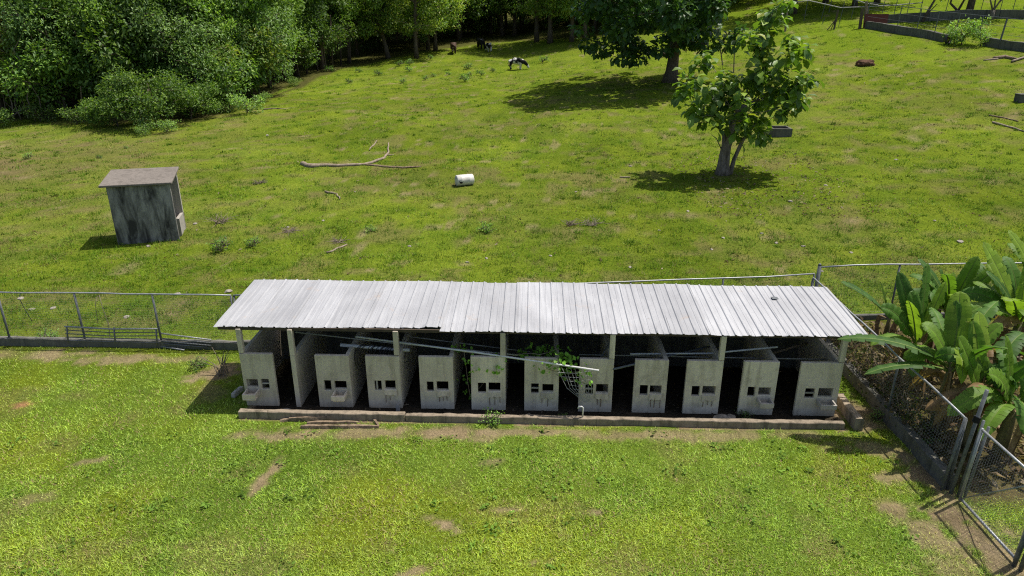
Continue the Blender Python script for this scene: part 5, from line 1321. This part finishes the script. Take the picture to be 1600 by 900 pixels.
# weeds
WEED = [((347, 392), 1.0, 'leafy weed bush right below the outhouse, larger of two'), ((397, 385), .75, 'leafy weed bush right below the outhouse, smaller of two'), ((45, 248), .75, 'pale weed clump left of the outhouse near the picture edge'), ((155, 248), .5, 'small dark weed just above the outhouse roof'), ((197, 232), .4, 'tiny weed behind the outhouse roof'),
        ((545, 130), 1.0, ''), ((455, 128), 1.1, ''), ((515, 112), 1.3, ''), ((560, 113), 1.0, ''), ((590, 118), 1.2, ''), ((640, 102), 1.4, ''), ((625, 103), 1.2, ''), ((638, 112), 1.2, ''), ((630, 130), 1.0, ''), ((665, 125), .9, ''), ((677, 120), .8, ''), ((700, 117), .8, ''), ((732, 108), 1.3, ''), ((725, 128), 1.5, ''), ((750, 118), 1.2, ''), ((733, 120), 1.0, ''), ((770, 112), .8, ''), ((672, 92), 1.1, ''), ((850, 98), 1.4, 'upright weed beside the head of the grazing cow'),
        ((578, 362), .6, 'flat weed in the pasture before the middle of the shed'), ((760, 363), .8, 'dark weed tuft above the middle of the shed roof'), ((190, 382), .3, 'tiny weed at the outhouse foot'), ((75, 532), .7, 'weed growing over the fence base at the left'), ((770, 660), .6, 'weed at the foot of the front kerb'), ((1160, 650), .4, 'weed beside the basin of the tenth panel'), ((880, 655), .3, 'tiny weed on the front kerb'), ((310, 575), .6, 'weed in front of the left fence near the shed'), ((1375, 655), .5, 'weed at the foot of the right fence base'), ((1450, 700), .5, 'weed at the middle of the right fence base')]
for (pp, s, lb) in WEED:
    p = gat(*pp)
    place('weed', 'weed', p, s, 1.0, label=lb or 'low leafy weed clump on the far pasture slope', cat='weed', group=None if lb else 'weed clumps on the far pasture slope')
# dry stalk by the shed's left corner
p = gat(345, 585); mb = MB(); g = random.Random(4)
for k in range(14):
    a = g.uniform(0, 6.28); L = g.uniform(.3, .9); mb.tube([(g.uniform(-.2, .2), g.uniform(-.15, .15), 0), (math.cos(a) * .15, math.sin(a) * .15, L * .6), (math.cos(a) * .4 - .1, math.sin(a) * .3, L)], [.014, .010, .005], 4)
T(mb.build('dry_stalks', M['twig'], loc=p), 'tuft of dry straw coloured stalks at the left corner of the shed', 'stalks')

# ================================================================== cattle
def cow_mesh(pose, seed):
    """nose towards +x; pose 'graze' or 'stand'"""
    hd = [(1.02, 0, 1.02), (1.30, 0, .78), (1.48, 0, .48), (1.62, 0, .22)] if pose == 'graze' else [(1.02, 0, 1.28), (1.25, 0, 1.48), (1.48, 0, 1.50), (1.72, 0, 1.36)]
    P = [(-.80, 0, 1.12), (-.45, 0, 1.10), (0, 0, 1.03), (.42, 0, 1.05), (.75, 0, 1.12)] + hd
    Rr = [(.30, .36), (.38, .42), (.44, .46), (.40, .45), (.32, .38), (.22, .27), (.16, .20), (.15, .17), (.10, .10)]
    E = [(i, i + 1) for i in range(8)]
    for sy in (-1, 1):
        o = len(P); s = rnd.uniform(-.08, .08)
        P += [(-.72, .20 * sy, .82), (-.82 + s, .21 * sy, .50), (-.74 + s, .21 * sy, .22), (-.70 + s, .21 * sy, .03)]; Rr += [(.20, .20), (.11, .11), (.075, .075), (.085, .085)]
        E += [(0, o), (o, o + 1), (o + 1, o + 2), (o + 2, o + 3)]
        o = len(P); s = rnd.uniform(-.08, .08)
        P += [(.55, .18 * sy, .72), (.56 + s, .19 * sy, .42), (.54 + s, .19 * sy, .20), (.56 + s, .19 * sy, .03)]; Rr += [(.16, .16), (.095, .095), (.072, .072), (.08, .08)]
        E += [(4, o), (o, o + 1), (o + 1, o + 2), (o + 2, o + 3)]
        o = len(P); h = Vector(P[6]); P += [(h.x - .04, .22 * sy, h.z + .12), (h.x - .08, .32 * sy, h.z + .10)]; Rr += [(.045, .045), (.02, .02)]; E += [(6, o), (o, o + 1)]
    o = len(P); P += [(-1.02, 0, 1.15), (-1.08, .03, .80), (-1.06, .05, .42)]; Rr += [(.05, .05), (.03, .03), (.045, .045)]; E += [(0, o), (o, o + 1), (o + 1, o + 2)]
    me = bpy.data.meshes.new('cow'); me.from_pydata(P, E, [])
    o = bpy.data.objects.new('cow', me); COL.objects.link(o)
    sk = o.modifiers.new('skin', 'SKIN')
    for v, r_ in zip(me.skin_vertices[0].data, Rr): v.radius = r_
    me.skin_vertices[0].data[2].use_root = True
    ss = o.modifiers.new('sub', 'SUBSURF'); ss.levels = 2; ss.render_levels = 2
    dg = bpy.context.evaluated_depsgraph_get(); me2 = bpy.data.meshes.new_from_object(o.evaluated_get(dg))
    bpy.data.objects.remove(o); bpy.data.meshes.remove(me); me2.name = 'cow'
    return me2
def m_cow(name, a, b, thr, scale, off):
    m, nt, out = new_mat(name)
    v = mapping(nt, obj_pos(nt), (1, 1, 1)); v.node.inputs["Location"].default_value = off
    f = noise(nt, v, scale, 2, .4)
    c = ramp(nt, f, [(thr, a), (thr + .03, b)])
    principled(nt, out, c, .75, 0, .25); return m
cb = m_cow('black_white_hide', (0.010, 0.010, 0.010), (0.60, 0.57, 0.52), .51, 1.25, (3.1, 0, 1.0))
cr = m_cow('brown_hide', (0.055, 0.028, 0.016), (0.42, 0.34, 0.27), .62, 1.6, (1.0, 4, 2))
ck = m_cow('black_hide', (0.010, 0.010, 0.010), (0.5, 0.47, 0.43), .66, 1.5, (7, 2, 5))
def cow(px, py, rz, pose, mat, label, s=1.0, seed=0):
    p = gat(px, py); me = cow_mesh(pose, seed)
    o = link('cow', me, mat, loc=(p.x, p.y, p.z), smooth=True); o.rotation_euler.z = rz; o.scale = (s, s, s); T(o, label, 'cow'); return o
c0 = cow(807, 109, R(-4), 'graze', cb, 'black and white cow grazing sideways in the open pasture', .86)
# white saddle patches of the near cow: hide colour as its own small coat piece
cow(709, 84, R(97), 'graze', cr, 'brown and white cow seen from behind near the bare trunks', .95)
cow(752, 77, R(112), 'graze', ck, 'black cow grazing away beside the wood', .95)
cow(763, 81, R(-70), 'graze', cb, 'black and white calf facing the viewer beside the black cow', .8)
# ================================================================== upper right: walls, wire fence, posts
def walls(px_pts, h, t, label, ext=0.0, mat='concrete_old'):
    P = [gat(*p) for p in px_pts]; root = empty('low_wall', P[0]); T(root, label, 'wall'); b0 = P[0]
    for a, b in zip(P[:-1], P[1:]):
        n = max(2, int((b - a).length / 1.0)); d = Vector((b.x - a.x, b.y - a.y, 0)).normalized(); nr = Vector((-d.y, d.x, 0)); V = []; F = []
        for i in range(n + 1):
            q = a.lerp(b, i / n); z = H(q.x, q.y)
            for (u, w) in ((-.5, -.3), (.5, -.3), (.5, h), (-.5, h)):
                V.append(Vector((q.x, q.y, z + w + (rnd.uniform(-.04, .04) if w > 0 else 0))) + nr * u * t - b0)
        for i in range(n):
            for k in range(4):
                a2 = i * 4 + k; b2 = i * 4 + (k + 1) % 4; F.append((a2, a2 + 4, b2 + 4, b2))
        F.append((0, 1, 2, 3)); e = n * 4; F.append((e + 3, e + 2, e + 1, e))
        MB().add(V, F).build('wall_section', M[mat], root, bevel=.02)
    return P
wp = walls([(1352, 44), (1400, 52), (1450, 60), (1475, 66)], .75, .25, 'long low stained wall of the upper right enclosure, left section', mat='concrete_old')
walls([(1536, 71), (1570, 77), (1620, 84)], .75, .25, 'low stained wall of the enclosure at the right picture edge', mat='concrete_old')
walls([(1372, 36), (1450, 33), (1505, 29), (1560, 29), (1640, 26)], .9, .25, 'far retaining wall behind the enclosure lawn', mat='concrete_old')
# wire fence on the near wall
fr_ = empty('wire_fence', wp[0]); T(fr_, 'wire fence with thin dark posts standing on the upper right wall', 'fence'); b0 = wp[0]
line = [(1352, 44), (1400, 52), (1430, 57), (1458, 62), (1490, 66), (1526, 71), (1560, 76), (1600, 82), (1640, 88)]; tops = []
for i, p in enumerate(line):
    q = gat(*p); q = Vector((q.x, q.y, q.z)); tp = q + Vector((rnd.uniform(-.05, .2), 0, 2.6)); tops.append(tp - b0)
    MB().tube([q - b0 + Vector((0, 0, .6)), tp - b0], .045 if i != 6 else .075, 6).build('post', M['steel_dark'], fr_)
MB().tube(tops, .03, 5).build('top_wire', M['steel_dark'], fr_)
for hh in (.35, .7): MB().tube([t - Vector((0, 0, 2.0 * hh)) for t in tops], .012, 4).build('wire', M['steel_dark'], fr_)
fr2 = empty('wire_fence', gat(1376, 33)); T(fr2, 'far wire fence with thin posts on the retaining wall', 'fence'); b0 = Vector(fr2.location)
tops = []
for p in ((1376, 33), (1395, 33), (1415, 32), (1435, 31), (1475, 30), (1530, 27), (1560, 27), (1580, 26), (1596, 25), (1612, 25)):
    q = gat(*p); tp = q + Vector((.1, 0, 2.5)); tops.append(tp - b0); MB().tube([q - b0 + Vector((0, 0, .7)), tp - b0], .035, 5).build('post', M['steel_dark'], fr2)
MB().tube(tops, .02, 4).build('top_wire', M['steel_dark'], fr2)
# wooden posts
q = gat(1347, 44); wb = empty('gate_post', q); T(wb, 'pair of thick wooden gate posts at the corner of the upper right enclosure', 'post')
MB().tube([(-.25, 0, -.1), (-.32, 0, 2.0)], .17, 8).build('post', M['bark'], wb); MB().tube([(.25, 0, -.1), (0.0, 0, 2.7)], .15, 8).build('post', M['dead_wood'], wb)
MB().tube([(.42, 0, -.1), (.2, 0, 2.2)], .05, 6).build('stake', M['dead_wood'], wb)
q = gat(1303, 46); wb = empty('wooden_post', q); T(wb, 'dark wooden post with slanting struts left of the enclosure corner', 'post')
MB().tube([(0, 0, -.1), (.12, 0, 2.05)], .11, 8).build('post', M['bark'], wb); MB().tube([(-.75, 0, -.1), (.05, 0, 1.1)], .05, 6).build('strut', M['bark'], wb); MB().tube([(-.35, 0, -.1), (.08, 0, 1.3)], .05, 6).build('strut', M['bark'], wb)
q = gat(1227, 49); T(MB().tube([(0, 0, -.1), (-.1, 0, 2.4)], [.13, .10], 8).build('wooden_post', M['dead_wood'], loc=q), 'pale wooden post behind the top of the young tree', 'post')
# thin stakes of the cross fence and its pale rail
stk = [(1256, 33, 2.7), (1283, 30, 2.0), (1295, 20, 2.0), (1310, 42, 2.6), (1330, 28, 2.2), (1284, 38, .7)]
for k, (px, py, hh) in enumerate(stk):
    q = gat(px, py); T(MB().tube([(0, 0, -.1), (.25 if k % 2 else .15, 0, hh)], .035, 5).build('stake', M['steel_dark'], loc=q), 'thin dark stake of the far cross fence left of the red board', 'stake', 'thin stakes of the far cross fence')
yq = gat(1310, 42).y
for (pts, lb) in (([(1240, 3), (1264, 1), (1313, 12), (1345, 11), (1400, 8), (1442, 4)], 'pale sagging rail across the top right, lower one'), ([(1338, 0), (1352, 5), (1372, 8)], 'pale rail slanting down to the lower rail at the top right')):
    pipe_thing('rail', [aty(a, b, yq) for a, b in pts], .06, M['pvc_dull'], lb, 'rail', n=6)
q = aty(1349, 34, gat(1352, 44).y); rb = empty('red_board', (q.x, q.y, q.z)); T(rb, 'faded red board standing on the wall behind the wooden gate posts', 'board')
w = (1384 - 1349) / FPX * (q.y * 1.0); 
MB().box(0.1, w, -.05, .03, -.15, .75).build('panel', M['red_paint'], rb, bevel=.01)
for t in (.06, .76): MB().box(w * t, w * t + .08, .031, .1, -1.2, .7).build('leg', M['rust'], rb)
MB().box(.1, w, -.06, .04, .751, .79).build('edge', M['red_paint'], rb)
# rusty wheel and bush on the wall
q = gat(1481, 70); wh = empty('iron_wheel', q); T(wh, 'rusty old wheel leaning on the wall beside the leafy bush', 'wheel'); wh.rotation_euler = (R(-12), 0, R(35))
def ring(R0, r_, n=22, m=8, y=0):
    V = []; F = []
    for i in range(n):
        a = 6.28319 * i / n
        for k in range(m):
            b = 6.28319 * k / m; V.append(((R0 + r_ * math.cos(b)) * math.cos(a), y + r_ * 1.3 * math.sin(b), .5 + (R0 + r_ * math.cos(b)) * math.sin(a)))
    for i in range(n):
        for k in range(m): F.append((i * m + k, ((i + 1) % n) * m + k, ((i + 1) % n) * m + (k + 1) % m, i * m + (k + 1) % m))
    return MB().add(V, F)
ring(.40, .11).build('tyre', M['rubber'], wh, smooth=True); MB().tube([(0, -.06, .5), (0, .06, .5)], .30, 14).build('rim', M['rust'], wh)
VB = [(1505, 70, 'shrub', 1.15, 'bright green leafy bush growing over the gap in the enclosure wall'), (1530, 71, 'shrub', .75, 'bluish green low plant at the right end of the wall gap'), (1490, 70, 'shrub', .7, 'dark low bush between the old wheel and the bright bush')]
for (px, py, k, s, lb) in VB: place(k, 'enclosure_bush', gat(px, py), s, 1.15, label=lb, cat='bush')
# trees of the enclosure
def limb_tree(px, py, pts_list, label, crown, mat='bark'):
    q = gat(px, py); o = empty('enclosure_tree', q); T(o, label, 'tree'); mb = MB()
    for (pts, r0, r1) in pts_list:
        n = len(pts); mb.tube([Vector(p) for p in pts], [r0 + (r1 - r0) * i / (n - 1) for i in range(n)], 7)
    mb.build('trunk', M[mat], o, smooth=True)
    V, F, C = leaf_cluster([Vector(c[:3]) for c in crown], [c[3] for c in crown], 45, .36, MID + DARK, px, tmpl=KITE)
    link('crown', np_mesh('crown', V, F, C), M['leaf'], o)
g = random.Random(2)
def crownpts(cx, cz, rx, rz_, n): return [(cx + g.uniform(-rx, rx), g.uniform(-rx, rx), cz + g.uniform(-rz_, rz_), g.uniform(.7, 1.1)) for _ in range(n)]
limb_tree(1512, 27, [([(0, 0, -.2), (.1, 0, 2), (.3, 0, 5)], .42, .30), ([(.2, 0, 3.4), (1.5, 0, 5.4)], .15, .08), ([(.2, 0, 3.8), (-1.4, .3, 6)], .15, .07)], 'tree with thick straight trunk inside the enclosure', crownpts(0, 7.2, 4.2, 2.2, 60))
limb_tree(1500, 28, [([(0, 0, -.2), (-.5, 0, .8), (-1.4, 0, 1.5), (-1.3, 0, 2.5)], .18, .08), ([(-.4, 0, .7), (.1, 0, 2), (-.4, 0, 3.5)], .14, .06)], 'crooked small tree left of the thick straight trunk', crownpts(-1.4, 3.4, 1.4, .9, 14))
limb_tree(1440, 34, [([(0, 0, -.2), (.6, 0, 1.4), (1.3, 0, 3.0)], .17, .08), ([(.3, 0, .6), (1.3, 0, 1.8)], .08, .04)], 'dark leaning tree beside the far retaining wall', crownpts(1.7, 3.8, 1.8, 1.1, 18))
limb_tree(1550, 30, [([(0, 0, -.2), (-.1, 0, .9)], .22, .2), ([(-.1, 0, .8), (-.7, 0, 2.0), (-1.4, 0, 3.2)], .10, .04), ([(-.1, 0, .8), (.5, 0, 2.0), (.9, 0, 3.2)], .10, .04), ([(0, 0, .8), (.0, .2, 2.2), (-.2, 0, 3.4)], .09, .04), ([(.2, 0, 1.4), (1.1, 0, 2.6)], .06, .03)], 'pale many stemmed small tree behind the enclosure lawn', crownpts(0, 4.2, 1.8, .7, 16), 'bark_pale')
# trees beyond the cross fence, crowns above the picture
for (px, py, s, lb) in ((1240, 22, 1.05, 'dark tree behind the young tree top, left of the cross fence'), (1335, 12, 1.0, 'shade tree beyond the cross fence, left of the red board'), (1370, 6, 1.1, 'shade tree beyond the red board'), (1290, 4, 1.1, 'shade tree furthest behind the cross fence')):
    place('tall', 'shade_tree', gat(px, py), s, 1.0, label=lb)
for k in range(12):
    px = 1150 + k * 45; p = aty(px, 0, 118 + (k % 3) * 9); place(rnd.choice(('tall', 'dark_b')), 'far_tree', (p.x, p.y, H(p.x, p.y)), 1.1, 1.0, label='far tree on the hilltop behind the enclosure', group='far trees on the hilltop')
